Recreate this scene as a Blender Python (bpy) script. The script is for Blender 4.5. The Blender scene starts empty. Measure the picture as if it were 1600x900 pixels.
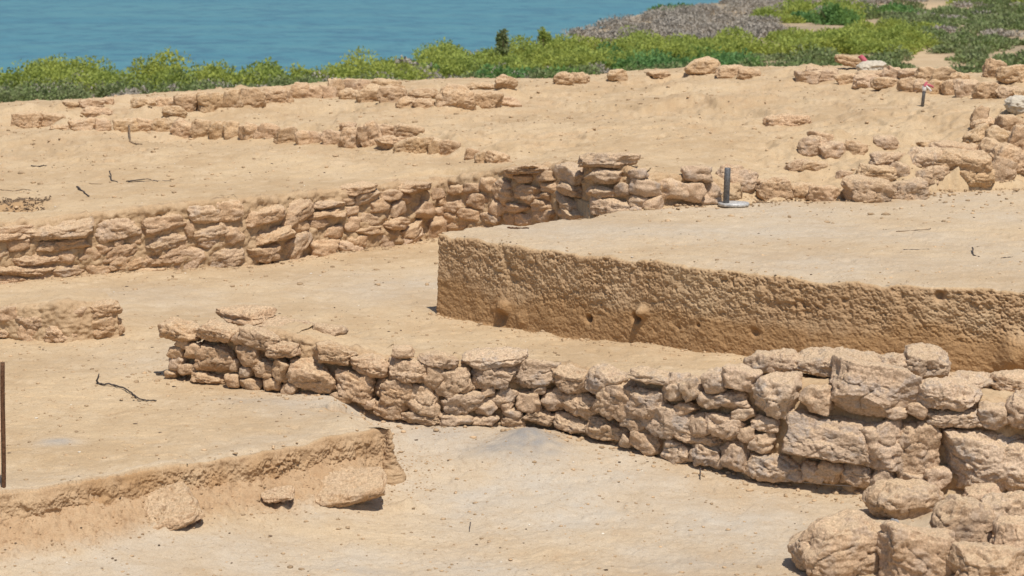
import bpy, math, random
import numpy as np
from mathutils import Matrix, Vector

R = math.radians
SC = bpy.context.scene
COL = SC.collection

# ------------------------------------------------------------------ camera, sky, sun, exposure
CAMZ, LENS, IW, IH = 2.5, 75.0, 1600.0, 900.0
F = IW * LENS / 36.0
PITCH = math.atan(550.0 / F)
cam = bpy.data.cameras.new('camera'); cam_o = bpy.data.objects.new('camera', cam); COL.objects.link(cam_o)
cam.lens = LENS; cam.sensor_width = 36.0
cam.clip_start = 0.1; cam.clip_end = 9000
cam_o.location = (0, 0, CAMZ); cam_o.rotation_euler = (math.pi / 2 - PITCH, 0, 0)
cam.dof.use_dof = True; cam.dof.focus_distance = 11.9; cam.dof.aperture_fstop = 6.5
SC.camera = cam_o

SUN_DIR = Vector((0.16, -0.41, 0.90)).normalized()
w = bpy.data.worlds.new('World'); SC.world = w; w.use_nodes = True
nt = w.node_tree; nt.nodes.clear()
sky = nt.nodes.new('ShaderNodeTexSky'); sky.sky_type = 'NISHITA'; sky.sun_disc = False
sky.sun_elevation = math.asin(SUN_DIR.z); sky.sun_rotation = math.atan2(SUN_DIR.x, SUN_DIR.y)
sky.dust_density = 1.0; sky.air_density = 1.0
bg = nt.nodes.new('ShaderNodeBackground'); bg.inputs[1].default_value = 0.10
wo = nt.nodes.new('ShaderNodeOutputWorld')
nt.links.new(sky.outputs[0], bg.inputs[0]); nt.links.new(bg.outputs[0], wo.inputs[0])
sl = bpy.data.lights.new('sun', 'SUN'); sl.energy = 4.55; sl.angle = R(0.5); sl.color = (1.0, 0.95, 0.87)
so = bpy.data.objects.new('sun', sl); COL.objects.link(so)
so.rotation_euler = (-SUN_DIR).to_track_quat('-Z', 'Y').to_euler(); so.location = (5, -5, 20)
SC.view_settings.view_transform = 'Standard'; SC.view_settings.look = 'None'
SC.view_settings.exposure = 0.0; SC.view_settings.gamma = 1.0
SC.view_settings.use_curve_mapping = False

# ------------------------------------------------------------------ photo pixel -> world point
def ray(u, v):
    u = np.asarray(u, float); v = np.asarray(v, float)
    a = (u - IW / 2) / F; b = -(v - IH / 2) / F
    c, s = math.cos(PITCH), math.sin(PITCH)
    return np.stack([a, c + b * s, -s + b * c], -1)

def W(u, v, z):
    d = ray(u, v); t = (np.asarray(z, float) - CAMZ) / d[..., 2]
    p = d * t[..., None]; p[..., 2] += CAMZ
    return p

# ------------------------------------------------------------------ numpy noise
_rs = np.random.RandomState(7)
_PERM = np.tile(_rs.permutation(256), 4)
_G3 = _rs.normal(size=(256, 3)); _G3 /= np.linalg.norm(_G3, axis=1)[:, None]

def pn3(p):
    p = np.asarray(p, np.float64)
    i = np.floor(p).astype(np.int64); f = p - i
    i &= 255; u = f * f * f * (f * (f * 6 - 15) + 10)
    out = 0
    for dx in (0, 1):
        wx = u[:, 0] if dx else 1 - u[:, 0]
        for dy in (0, 1):
            wy = u[:, 1] if dy else 1 - u[:, 1]
            for dz in (0, 1):
                wz = u[:, 2] if dz else 1 - u[:, 2]
                h = _PERM[_PERM[_PERM[(i[:, 0] + dx) & 255] + ((i[:, 1] + dy) & 255)] + ((i[:, 2] + dz) & 255)]
                g = _G3[h]
                out = out + wx * wy * wz * (g[:, 0] * (f[:, 0] - dx) + g[:, 1] * (f[:, 1] - dy) + g[:, 2] * (f[:, 2] - dz))
    return out * 1.5

_G2 = np.stack([np.cos(np.arange(256) * 2.399963), np.sin(np.arange(256) * 2.399963)], 1)

def pn2(x, y):
    ix = np.floor(x).astype(np.int64); iy = np.floor(y).astype(np.int64)
    fx = x - ix; fy = y - iy
    ux = fx * fx * fx * (fx * (fx * 6 - 15) + 10); uy = fy * fy * fy * (fy * (fy * 6 - 15) + 10)
    out = 0
    for dx in (0, 1):
        wx = ux if dx else 1 - ux
        for dy in (0, 1):
            wy = uy if dy else 1 - uy
            g = _G2[_PERM[_PERM[(ix + dx) & 255] + ((iy + dy) & 255)]]
            out = out + wx * wy * (g[..., 0] * (fx - dx) + g[..., 1] * (fy - dy))
    return out * 1.4

def sst(x):
    x = np.clip(x, 0, 1); return x * x * (3 - 2 * x)

# ------------------------------------------------------------------ plan geometry helpers
def segdist(x, y, poly):
    best = np.full(x.shape, 1e9)
    for (ax, ay), (bx, by) in zip(poly[:-1], poly[1:]):
        dx, dy = bx - ax, by - ay; L = dx * dx + dy * dy + 1e-12
        t = np.clip(((x - ax) * dx + (y - ay) * dy) / L, 0, 1)
        best = np.minimum(best, (x - ax - t * dx) ** 2 + (y - ay - t * dy) ** 2)
    return np.sqrt(best)

def inside(x, y, poly):
    r = np.zeros(x.shape, bool)
    n = len(poly)
    for k in range(n):
        (ax, ay), (bx, by) = poly[k], poly[(k + 1) % n]
        if ay == by: continue
        c = ((ay > y) != (by > y)) & (x < (bx - ax) * (y - ay) / (by - ay) + ax)
        r ^= c
    return r

class RBF:
    def __init__(s, pts, smooth=1e-3):
        p = np.array([W(*q) for q in pts]); s.c = p[:, :2]; z = p[:, 2]
        n = len(p); D = np.linalg.norm(s.c[:, None] - s.c[None], axis=2)
        A = np.zeros((n + 1, n + 1)); A[:n, :n] = -D - np.eye(n) * smooth; A[:n, n] = 1; A[n, :n] = 1
        s.w = np.linalg.solve(A, np.append(z, 0))
    def __call__(s, x, y):
        o = np.full(x.shape, s.w[-1])
        for k in range(len(s.c)):
            o = o - s.w[k] * np.sqrt((x - s.c[k, 0]) ** 2 + (y - s.c[k, 1]) ** 2 + 0.01)
        return o

# ------------------------------------------------------------------ plan of the dig (pixels of the photograph with a height)
BLK = [(-6.0, 7.0)] + [tuple(W(u, v, 0)[:2]) for u, v in ((-500, 862), (-150, 795), (0, 770), (75, 761), (150, 748), (220, 733), (300, 722),
      (420, 702), (520, 683), (600, 667), (612, 671), (602, 661), (560, 646), (500, 630))]
W3B = [(255, 588, 0), (330, 600, -.01), (450, 619, -.03), (590, 646, -.10), (700, 661, -.14), (800, 664, -.16), (870, 668, -.18), (980, 697, -.21),
       (1100, 727, -.25), (1180, 747, -.28), (1360, 770, -.31), (1480, 774, -.31), (1780, 790, -.31)]
W3P = [tuple(W(*q)[:2]) for q in W3B]
Q = BLK + W3P[3:] + [(7.0, 10.4), (7.0, 0.5), (-6.0, 0.5)]
W2B = [(-400, 462, 0), (-100, 447, 0), (0, 441, 0), (170, 427, 0), (380, 417, 0), (480, 399, 0), (600, 387, 0), (690, 368, 0)]
W2P = [tuple(W(*q)[:2]) for q in W2B] + [(-.05, 17.5), (.38, 16.9)]
BACK = [(800, 353, .52), (880, 345, .5), (925, 338, .48), (1000, 325, .47), (1120, 318, .46), (1300, 312, .46), (1450, 300, .47), (1600, 292, .49), (1900, 282, .49), (2300, 275, .49)]
BKP = [tuple(W(*q)[:2]) for q in BACK]
FRONT = [(800, 353, .52), (740, 359, .54), (685, 365, .55), (800, 381, .55), (900, 395, .55), (1100, 420, .55), (1300, 439, .55), (1460, 448, .55), (1600, 455, .55), (1900, 474, .55), (2300, 500, .55)]
FRP = [tuple(W(*q)[:2]) for q in FRONT]
BAULK = FRP + BKP[::-1][:-1]
STEP = [(-16.0, 8.0)] + W2P + [(.60, 16.25)] + BKP[3:]
P_POLY = STEP + [(60, 20), (60, 90), (-60, 90), (-60, 8)]

f_trench = RBF([(0, 882, -.25), (300, 828, -.24), (500, 802, -.28), (660, 806, -.33), (630, 778, -.31), (600, 648, -.12), (700, 664, -.15), (870, 672, -.19),
                (980, 701, -.22), (1100, 732, -.26), (1200, 755, -.30), (1360, 776, -.33), (1240, 850, -.35), (800, 900, -.36), (400, 895, -.33), (0, 930, -.29),
                (800, 760, -.28), (650, 700, -.2), (1500, 900, -.30), (1550, 800, -.28), (1700, 850, -.24), (820, 684, -.17), (-400, 930, -.25)])
f_mid = RBF([(668, 500, 0), (760, 510, 0), (900, 533, .02), (1090, 553, .05), (1600, 590, .08), (260, 585, 0), (450, 617, -.01), (0, 440, 0), (690, 368, 0), (100, 560, 0),
             (0, 770, 0), (600, 668, 0), (300, 722, 0), (-300, 600, 0), (300, 450, .02), (500, 420, .0), (500, 470, .015), (1900, 620, .08), (500, 560, .02), (700, 540, .03)])
f_high = RBF([(-300, 352, .42), (0, 345, .42), (250, 322, .45), (500, 295, .48), (760, 268, .56), (870, 250, .68), (0, 260, .45), (300, 260, .48), (600, 240, .53),
              (0, 207, .47), (300, 217, .50), (600, 240, .54), (200, 192, .58), (400, 192, .60), (600, 185, .64), (800, 160, .69), (0, 168, .5), (300, 150, .58), (560, 130, .67), (800, 128, .7),
              (1100, 108, .85), (1300, 108, .9), (1500, 118, .92), (1600, 120, .92), (1000, 268, .68), (1100, 262, .66), (1000, 210, .68), (1100, 192, .74), (1250, 190, .78),
              (1440, 165, .84), (1600, 150, .93), (1250, 250, .62), (1250, 290, .52), (1350, 300, .50), (1400, 225, .72), (1600, 200, .86), (1600, 280, .56), (780, 255, .55), (1800, 200, .9)], 1e-2)
f_bt = RBF(FRONT + BACK[1:], 1e-3)
EDGE = [(-2000, 24.0)] + [((u), float(W(u, v, z)[1])) for u, v, z in ((-600, 180, .45), (0, 168, .5), (300, 150, .58), (560, 130, .67), (800, 128, .7), (950, 118, .78), (1100, 108, .85), (1300, 108, .9),
        (1500, 118, .92), (1600, 120, .92), (2200, 120, .92))] + [(5000, 24.0)]
SHORE = [(-4000, 76), (-800, 79), (0, 79), (400, 80), (640, 82), (760, 90), (850, 100), (940, 122), (1000, 142), (1150, 172), (1250, 200), (1310, 300), (1400, 700), (1600, 2500), (6000, 2500)]

RIDGES = [([tuple(W(*q)[:2]) for q in pts], a, w) for pts, a, w in (
    ([(20, 190, .52), (90, 186, .53), (200, 172, .57), (300, 162, .6), (450, 151, .65), (560, 146, .67), (700, 160, .67), (790, 160, .67)], .105, .24),
    ([(110, 196, .54), (240, 196, .56), (330, 208, .54), (440, 218, .53), (560, 222, .54), (640, 232, .54), (700, 238, .55), (790, 250, .55)], .10, .22),
    ([(1250, 122, .88), (1400, 132, .9), (1500, 144, .9), (1620, 148, .92)], .06, .3), ([(1050, 122, .82), (1160, 120, .84)], .05, .3),
    ([(1380, 262, .62), (1480, 264, .64), (1580, 268, .64)], .15, .25), ([(1240, 236, .66), (1330, 236, .68), (1400, 228, .7)], .10, .2))]
def gnoise(x, y):
    n = .012 * pn2(x * 1.3, y * 1.3) + .011 * pn2(x * 4.1 + 9, y * 4.1) + .0055 * pn2(x * 11 + 3, y * 11 + 7)
    near = np.clip(1.5 - y / 25, 0, 1)
    tr = pn2(x * 4.7 + 20, y * 5.2) + .4 * pn2(x * 13, y * 13 + 2); n = n - .009 * sst((tr - .22) / .12) * np.clip(pn2(x * .8 + 7, y * .8) + .55, 0, 1) + .004 * sst((tr + .5) / -.1 + 1)
    n = n + near * (.0030 * pn2(x * 31, y * 31 + 5) * (.4 + np.clip(pn2(x * 1.1 + 5, y * 1.1) + .4, 0, 1.2)) + .0016 * pn2(x * 75 + 1, y * 75))
    return n

BX = [p[0] for p in BLK]; 
def terrain(x, y, baulk_top=True, attrs=False):
    shp = x.shape; x = x.ravel().astype(float); y = y.ravel().astype(float)
    az = 800 + F * x / np.maximum(y, .5)
    z = np.zeros_like(x); earth = np.zeros_like(x); moist = np.zeros_like(x)
    m = y < 60
    xs, ys = x[m], y[m]
    n = gnoise(xs, ys)
    # --- trench, mid floor, front bank
    zl = f_mid(xs, ys)
    near = ys < 15.5
    xn, yn = xs[near], ys[near]
    inq = inside(xn, yn, Q)
    jit = .035 * pn2(xn * 5, yn * 5) + .02 * pn2(xn * 14, yn * 14) + .010 * pn2(xn * 37, yn * 37)
    db = segdist(xn, yn, BLK); dw = segdist(xn, yn, W3P[3:])
    s = np.maximum(db + jit * np.clip(db / .03, 0, 1), 0)
    prof = np.interp(s, [0, .04, .10, .19, .32, .5], [.50, .46, .32, .16, .05, 0])
    prof = prof * (1 - sst((xn + .80) / .17))
    zt = f_trench(xn, yn); zm = zl[near]
    c = W(640, 796, -.32); zt = zt + .05 * np.exp(-(((xn - c[0]) / .10) ** 2 + ((yn - c[1]) / .06) ** 2)) + .02 * pn2(xn * 20, yn * 20) * np.exp(-(((xn - c[0]) / .14) ** 2 + ((yn - c[1]) / .09) ** 2))
    zin = zt + (zm - zt) * prof
    zout = np.where(dw < .3, zt + (zm - zt) * sst(dw / .3), zm - (.0 if baulk_top else .10) * sst(1.3 - db / .05))
    znew = np.where(inq, zin, np.where(yn > 10.0 , zout, zm))
    zl[near] = znew
    e = np.zeros_like(xs); mo = np.zeros_like(xs)
    
    e[near] = np.where(inq, sst((prof - .03) / .2) * (1 - .0 * s), np.exp(-db / .02) * .7)
    rough = np.zeros_like(xs); rough[near] = np.where(inq & (prof > .02), sst(prof / .15), 0)
    n = n + rough * (.016 * pn2(xs * 15, ys * 15) + .014 * pn2(xs * 38, ys * 38) + .007 * pn2(xs * 80, ys * 80))
    c = W(1570, 850, -.22); q_ = np.exp(-(((xs - c[0]) / .42) ** 2 + ((ys - c[1]) / .55) ** 2)); n = n + .13 * q_ + q_ * (.035 * pn2(xs * 6, ys * 6) + .02 * pn2(xs * 14, ys * 14) + .008 * pn2(xs * 34, ys * 34))
    # --- low stub of earth at left, small charcoal heap
    for (u, v, rr, h) in ((832, 686, .16, .055), (785, 700, .18, .03)):
        c = W(u, v, -.18); n = n + h * np.exp(-(((xs - c[0]) / rr) ** 2 + ((ys - c[1]) / (rr * .8)) ** 2))
    c = W(540, 655, 0); n = n + .03 * np.exp(-(((xs - c[0]) / .07) ** 2 + ((ys - c[1]) / .15) ** 2))
    # --- pit with roots at the left of the plateau
    c = W(25, 322, .43); n = n - .14 * sst(1.4 - np.sqrt(((xs - c[0]) / .26) ** 2 + ((ys - c[1]) / .22) ** 2))
    # --- plateau
    ye = np.interp(az[m], [q[0] for q in EDGE], [q[1] for q in EDGE])
    yc = np.minimum(ys, ye); xc = xs * yc / np.maximum(ys, .5)
    zh = f_high(xc, yc)
    inp = inside(xs, ys, P_POLY); ds = segdist(xs, ys, STEP)
    ib = inside(xs, ys, BAULK)
    zb = f_bt(xs, ys)
    low = np.where(xs > .3, np.where(ys > 15.2, zb, zl), zl)
    hgt = np.where(inp, low + (zh - low) * sst(ds / .28), zl)
    # soft scarps and ridges on the plateau
    hgt = hgt + np.where(inp, .035 * pn2(xs * .9, ys * .55 + 4) * sst((ys - 18) / 4), 0)
    n = n + np.where(inp, sst((ys - 17.5) / 2) * (.010 * pn2(xs * 6.5, ys * 6.5) + .009 * np.abs(pn2(xs * 14, ys * 14)) + .006 * pn2(xs * 30, ys * 30)), 0)
    sc1 = np.interp(az[m], [840, 900, 1000, 1100, 1200, 1260], [23.4, 22.9, 22.2, 22.0, 21.0, 20.4])
    inw = sst((az[m] - 830) / 80) * sst((1330 - az[m]) / 80)
    scw = pn2(xs * 2.2, ys * 2.2) * .25
    hgt = hgt + np.where(inp, -.075 * inw * (1 + .5 * pn2(xs * 2, ys * 2)) * sst(.5 - (ys - sc1 - scw) * 6) * sst(1 - (sc1 - ys) / 3.5), 0)
    q = pn2(xs * .55 + 11, ys * .62 + 3) + .35 * pn2(xs * 1.7, ys * 1.7) + .14 * pn2(xs * 6, ys * 6) + .05 * pn2(xs * 17, ys * 17)
    msk = np.where(inp, sst((ys - 17.5) / 2) * sst((ye - ys) / 1.5), 0)
    for lv, a in ((-.22, .028), (.02, .034), (.27, .03)):
        hgt = hgt + a * msk * sst((q - lv) / .075)
    scar = np.clip(msk * sum(np.exp(-((q - lv - .03) / .06) ** 2) for lv in (-.22, .02, .27)), 0, 1) * .40 * sst(.5 + 1.2 * pn2(xs * 1.3, ys * 1.3))
    d_ins = segdist(xs, ys, BAULK + BAULK[:1])
    if baulk_top: hgt = np.where(ib, zb, hgt)
    else:
        dbk = segdist(xs, ys, BKP); dfr = segdist(xs, ys, FRP)
        hgt = np.where(ib, (zl - .05) + (zb - .16 * sst(dbk / .12) - zl + .05) * np.where(dbk < .02, 1, sst((dfr - .14) / .15)), hgt)
    for pts, amp, wd in RIDGES:
        dr = segdist(xs, ys, pts)
        hgt = hgt + np.where(inp, amp * (1 + .8 * pn2(xs * 3, ys * 3)) * np.exp(-(dr / wd) ** 2), 0)
        n = n + np.exp(-(dr / (wd * 1.3)) ** 2) * (.02 * pn2(xs * 7, ys * 7) + .01 * pn2(xs * 18, ys * 18))
    rub = np.where(inp, sst((az[m] - 1080) / 150) * sst((20.5 - ys) / 2), 0)
    n = n + rub * (.05 * pn2(xs * 3.1, ys * 3.1) + .03 * pn2(xs * 8, ys * 8) + .012 * pn2(xs * 20, ys * 20))
    zz = hgt + n
    # --- drop beyond the dig
    s2 = ys - ye
    land = -2.5
    zz = np.where(s2 > 0, zz + (land - zz) * sst(s2 / 16), zz)
    z[m] = zz; earth[m] = np.maximum(e, scar); moist[m] = mo
    # --- far land and beach
    m2 = ~m
    xf, yf = x[m2], y[m2]
    zf = -2.5 + .12 * pn2(xf * .12, yf * .12) + .05 * pn2(xf * .5, yf * .5)
    sh = np.interp(az[m2], [q[0] for q in SHORE], [q[1] for q in SHORE])
    zf = zf + np.where(az[m2] > 1150, sst((yf - 170) / 120) * sst((az[m2] - 1150) / 150) * 1.2, 0)
    zf = zf - 2.2 * sst((yf - sh) / 10 + .3)
    z[m2] = zf
    z = z.reshape(shp)
    if attrs: return z, earth.reshape(shp), moist.reshape(shp)
    return z

def gz(x, y): return float(terrain(np.array([x]), np.array([y]))[0])

def hit(uv):
    """first meeting of the sight lines with the terrain"""
    uv = np.atleast_2d(np.asarray(uv, float)); d = ray(uv[:, 0], uv[:, 1])
    ys = np.concatenate([np.linspace(8.3, 32, 900), np.geomspace(32.1, 400, 200)])
    out = np.zeros((len(uv), 3))
    for k in range(len(uv)):
        t = ys / d[k, 1]; x = d[k, 0] * t; z = CAMZ + d[k, 2] * t
        g = terrain(x, ys); s = z - g
        i = int(np.argmax(s < 0)) if (s < 0).any() else len(ys) - 1
        i = max(i, 1); fr = s[i - 1] / (s[i - 1] - s[i] + 1e-9); fr = min(max(fr, 0), 1)
        yy = ys[i - 1] + fr * (ys[i] - ys[i - 1]); tt = yy / d[k, 1]
        out[k] = (d[k, 0] * tt, yy, CAMZ + d[k, 2] * tt)
    return out

# ------------------------------------------------------------------ mesh and object helpers
def mesh_np(name, V, Fq, mat, attrs=None):
    me = bpy.data.meshes.new(name)
    V = np.asarray(V, np.float32); Fq = np.asarray(Fq, np.int32); k = Fq.shape[1]
    me.vertices.add(len(V)); me.vertices.foreach_set('co', V.ravel())
    me.loops.add(Fq.size); me.loops.foreach_set('vertex_index', Fq.ravel())
    me.polygons.add(len(Fq)); me.polygons.foreach_set('loop_start', np.arange(0, Fq.size, k, dtype=np.int32))
    me.update(calc_edges=True); me.shade_smooth()
    for a, val in (attrs or {}).items():
        at = me.attributes.new(a, 'FLOAT', 'POINT'); at.data.foreach_set('value', np.asarray(val, np.float32).ravel())
    if mat: me.materials.append(mat)
    return me

def obj(name, V, Fq, mat, parent=None, loc=None, rot=None, attrs=None):
    o = bpy.data.objects.new(name, mesh_np(name, V, Fq, mat, attrs)); COL.objects.link(o)
    if parent is not None: o.parent = parent
    if loc is not None: o.location = loc
    if rot is not None: o.rotation_euler = rot
    return o

def tag(o, label=None, cat=None, group=None, kind=None):
    for k, v in (('label', label), ('category', cat), ('group', group), ('kind', kind)):
        if v: o[k] = v
    return o

def thing(name, label, cat, loc, group=None):
    o = bpy.data.objects.new(name, None); COL.objects.link(o); o.location = loc
    o.empty_display_size = .1
    return tag(o, label, cat, group, 'thing')

def gridfaces(nr, nc):
    i = np.arange(nr * nc).reshape(nr, nc)
    return np.stack([i[:-1, :-1], i[:-1, 1:], i[1:, 1:], i[1:, :-1]], -1).reshape(-1, 4)

_cs = {}
def cubesphere(k):
    if k in _cs: return _cs[k]
    g = np.tan(np.linspace(-1, 1, k + 1) * math.pi / 4)
    vs, fs, key = [], [], {}
    idx = np.arange(k + 1)
    Vall = []
    for ax in range(3):
        for s in (-1, 1):
            a, b = np.meshgrid(g, g, indexing='ij')
            p = np.zeros((k + 1, k + 1, 3)); p[..., ax] = s
            p[..., (ax + 1) % 3] = a if s > 0 else b
            p[..., (ax + 2) % 3] = b if s > 0 else a
            base = len(Vall) * (k + 1) ** 2
            Vall.append(p.reshape(-1, 3)); fs.append(gridfaces(k + 1, k + 1) + base)
    V = np.concatenate(Vall); Fa = np.concatenate(fs)
    q = np.round(V * 1e5).astype(np.int64)
    _, first, inv = np.unique(q, axis=0, return_index=True, return_inverse=True)
    V = V[first]; Fa = inv.ravel()[Fa]
    V = V / np.linalg.norm(V, axis=1)[:, None]
    _cs[k] = (V, Fa[:, ::1])
    return _cs[k]

def stone(ex, ey, ez, seed, k=18, p=3.0, rough=1.0, cuts=15, lump=.85):
    rs = np.random.RandomState(seed)
    d, fa = cubesphere(k)
    r = (np.abs(d) ** p).sum(1) ** (-1 / p); v = d * r[:, None]
    v = v.copy()
    v[:, 0] *= 1 + rs.uniform(-.16, .16) * v[:, 2]
    v[:, 2] *= 1 + rs.uniform(-.2, .2) * v[:, 0]
    v[:, 0] += rs.uniform(-.15, .15) * v[:, 2]
    for _ in range(cuts):
        n = rs.normal(size=3); n /= np.linalg.norm(n)
        o = rs.uniform(.70, .98) * (np.abs(n) ** (p / (p - 1))).sum() ** ((p - 1) / p)
        v -= n * (np.maximum(v @ n - o, 0) * .97)[:, None]
    o = rs.uniform(0, 200, 3)
    v *= (1 + lump * (.14 * pn3(v * 1.15 + o) + .08 * pn3(v * 2.5 + o + 5)))[:, None]
    P = v * np.array([ex, ey, ez]); s = min(ex, ey, ez)
    nn = P / np.array([ex, ey, ez]) ** 2; nn /= np.linalg.norm(nn, axis=1)[:, None] + 1e-9
    h = s * .055 * pn3(P / (s * .75) + o) + rough * .004 * pn3(P / .05 + o) + rough * .006 * pn3(P * np.array([9, 9, 40]) + o)
    if k >= 16:
        h += rough * .0062 * pn3(P / .022 + o)
        q = pn3(P / .030 + o + 31); h -= rough * .027 * np.maximum(q - .22, 0)
    if k >= 22: h -= rough * .012 * np.exp(-(pn3(P / (s * .9) + o + 57) / .035) ** 2)
    if k >= 26: h += rough * .0038 * pn3(P / .011 + o)
    P = P + nn * h[:, None]
    return P, fa

def basis(tx, ang, yaw=0, pitch=0):
    """local x along tx (plan direction), y into the wall, z up; turned by ang in the wall's face"""
    t = Vector((tx[0], tx[1], 0)).normalized(); n = Vector((-t.y, t.x, 0))
    m = Matrix((t, n, Vector((0, 0, 1)))).transposed()
    return (m @ Matrix.Rotation(yaw, 3, 'Z') @ Matrix.Rotation(pitch, 3, 'X') @ Matrix.Rotation(ang, 3, 'Y')).to_euler()

def tube(pts, rad, n=7):
    pts = np.asarray(pts, float); rad = np.broadcast_to(np.asarray(rad, float), (len(pts),))
    T = np.gradient(pts, axis=0); T /= np.linalg.norm(T, axis=1)[:, None] + 1e-9
    V = []
    for p, t, r in zip(pts, T, rad):
        a = np.cross(t, (0.31, .2, .93)); a /= np.linalg.norm(a) + 1e-9; b = np.cross(t, a)
        th = np.arange(n) * 2 * math.pi / n
        V.append(p + r * (np.cos(th)[:, None] * a + np.sin(th)[:, None] * b))
    V = np.concatenate(V); m = len(pts)
    fs = [(i * n + j, i * n + (j + 1) % n, (i + 1) * n + (j + 1) % n, (i + 1) * n + j) for i in range(m - 1) for j in range(n)]
    c0, c1 = len(V), len(V) + 1
    V = np.concatenate([V, pts[:1], pts[-1:]])
    fs += [(c0, (j + 1) % n, j, c0) for j in range(n)] + [(c1, (m - 1) * n + j, (m - 1) * n + (j + 1) % n, c1) for j in range(n)]
    return V, fs

def tube_obj(name, pts, rad, mat, parent=None, n=7, loc=(0, 0, 0)):
    V, fs = tube(np.asarray(pts, float) - np.array(loc), rad, n)
    me = bpy.data.meshes.new(name)
    me.from_pydata([tuple(map(float, v)) for v in V], [], [f[:3] if f[0] == f[3] else f for f in fs]); me.update(); me.shade_smooth()
    me.materials.append(mat)
    o = bpy.data.objects.new(name, me); COL.objects.link(o)
    if parent is not None: o.parent = parent
    else: o.location = loc
    return o

# ------------------------------------------------------------------ materials
class NB:
    def __init__(s, name):
        s.m = bpy.data.materials.new(name); s.m.use_nodes = True; s.t = s.m.node_tree; s.t.nodes.clear()
        s.out = s.n('ShaderNodeOutputMaterial'); s.b = s.n('ShaderNodeBsdfPrincipled'); s.l(s.b.outputs[0], s.out.inputs[0])
        s.b.inputs['Specular IOR Level'].default_value = .15; s.b.inputs['Roughness'].default_value = .95
    def n(s, t, **k):
        x = s.t.nodes.new(t)
        for a, v in k.items(): setattr(x, a, v)
        return x
    def l(s, a, b): s.t.links.new(a, b)
    def pos(s, kind='world'):
        if kind == 'world': return s.n('ShaderNodeNewGeometry').outputs['Position']
        tc = s.n('ShaderNodeTexCoord').outputs['Object']; oi = s.n('ShaderNodeObjectInfo')
        mu = s.n('ShaderNodeVectorMath', operation='SCALE'); mu.inputs[0].default_value = (37, 91, 53); s.l(oi.outputs['Random'], mu.inputs['Scale'])
        ad = s.n('ShaderNodeVectorMath', operation='ADD'); s.l(tc, ad.inputs[0]); s.l(mu.outputs[0], ad.inputs[1]); return ad.outputs[0]
    def noise(s, vec, sc, det=4, ro=.55):
        x = s.n('ShaderNodeTexNoise'); s.l(vec, x.inputs['Vector']); x.inputs['Scale'].default_value = sc; x.inputs['Detail'].default_value = det
        x.inputs['Roughness'].default_value = ro; return x.outputs[0]
    def ramp(s, v, a, b, x=0., y=1.):
        r = s.n('ShaderNodeMapRange', interpolation_type='SMOOTHSTEP'); s.l(v, r.inputs[0])
        for i, q in enumerate((a, b, x, y)): r.inputs[i + 1].default_value = q
        return r.outputs[0]
    def attr(s, nme):
        a = s.n('ShaderNodeAttribute', attribute_name=nme); return a.outputs['Fac']
    def math(s, op, a, b=None):
        x = s.n('ShaderNodeMath', operation=op)
        for i, q in enumerate((a, b)):
            if q is None: continue
            if isinstance(q, (int, float)): x.inputs[i].default_value = q
            else: s.l(q, x.inputs[i])
        return x.outputs[0]
    def mix(s, f, a, b, mode='MIX'):
        x = s.n('ShaderNodeMix', data_type='RGBA', blend_type=mode)
        for k, q in ((0, f), (6, a), (7, b)):
            if isinstance(q, (int, float)): x.inputs[k].default_value = q
            elif isinstance(q, tuple): x.inputs[k].default_value = (*q, 1)
            else: s.l(q, x.inputs[k])
        return x.outputs[2]
    def bump(s, h, strength, dist, prev=None):
        x = s.n('ShaderNodeBump'); s.l(h, x.inputs['Height']); x.inputs['Strength'].default_value = strength; x.inputs['Distance'].default_value = dist
        if prev is not None: s.l(prev, x.inputs['Normal'])
        return x.outputs[0]
    def done(s, col=None, nor=None):
        if col is not None:
            if isinstance(col, tuple): s.b.inputs['Base Color'].default_value = (*col, 1)
            else: s.l(col, s.b.inputs['Base Color'])
        if nor is not None: s.l(nor, s.b.inputs['Normal'])
        return s.m

def soil_mat(name='soil'):
    b = NB(name); p = b.pos()
    n1 = b.noise(p, 1.1, 5, .6); n2 = b.noise(p, 6.5, 6, .65); n3 = b.noise(p, 42, 5, .65); n4 = b.noise(p, 170, 4, .6)
    c = b.mix(b.ramp(n1, .32, .66), (.53, .395, .243), (.44, .313, .183))
    c = b.mix(b.ramp(n2, .45, .75, 0, .65), c, (.555, .43, .285))
    c = b.mix(b.ramp(n2, .42, .25, 0, .55), c, (.43, .285, .16))
    c = b.mix(b.math('MULTIPLY', b.attr('grey'), b.ramp(n2, .2, .7, .55, 1.)), c, (.485, .42, .335))
    c = b.mix(b.attr('ash'), c, (.25, .24, .23))
    e = b.mix(b.ramp(n2, .3, .7), (.41, .268, .152), (.475, .33, .198))
    c = b.mix(b.attr('earth'), c, e)
    c = b.mix(b.attr('moist'), c, (.36, .213, .100))
    c = b.mix(b.attr('litter'), c, b.mix(b.ramp(n2, .35, .65), (.22, .18, .12), (.40, .31, .20)))
    c = b.mix(1.0, c, b.mix(b.ramp(n4, .25, .75), (.86, .85, .84), (1.12, 1.12, 1.12)), 'MULTIPLY')
    c = b.mix(b.ramp(n3, .41, .31, 0, .5), c, (.30, .205, .125))
    fl = b.noise(p, 26, 6, .75)
    c = b.mix(b.math('MULTIPLY', b.ramp(fl, .46, .34, 0, .7), b.math('MAXIMUM', b.attr('earth'), b.ramp(n1, .62, .5, 0, .35))), c, (.25, .15, .08))
    no = b.bump(n3, .5, .014); no = b.bump(n4, .6, .005, no)
    return b.done(c, no)

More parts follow.
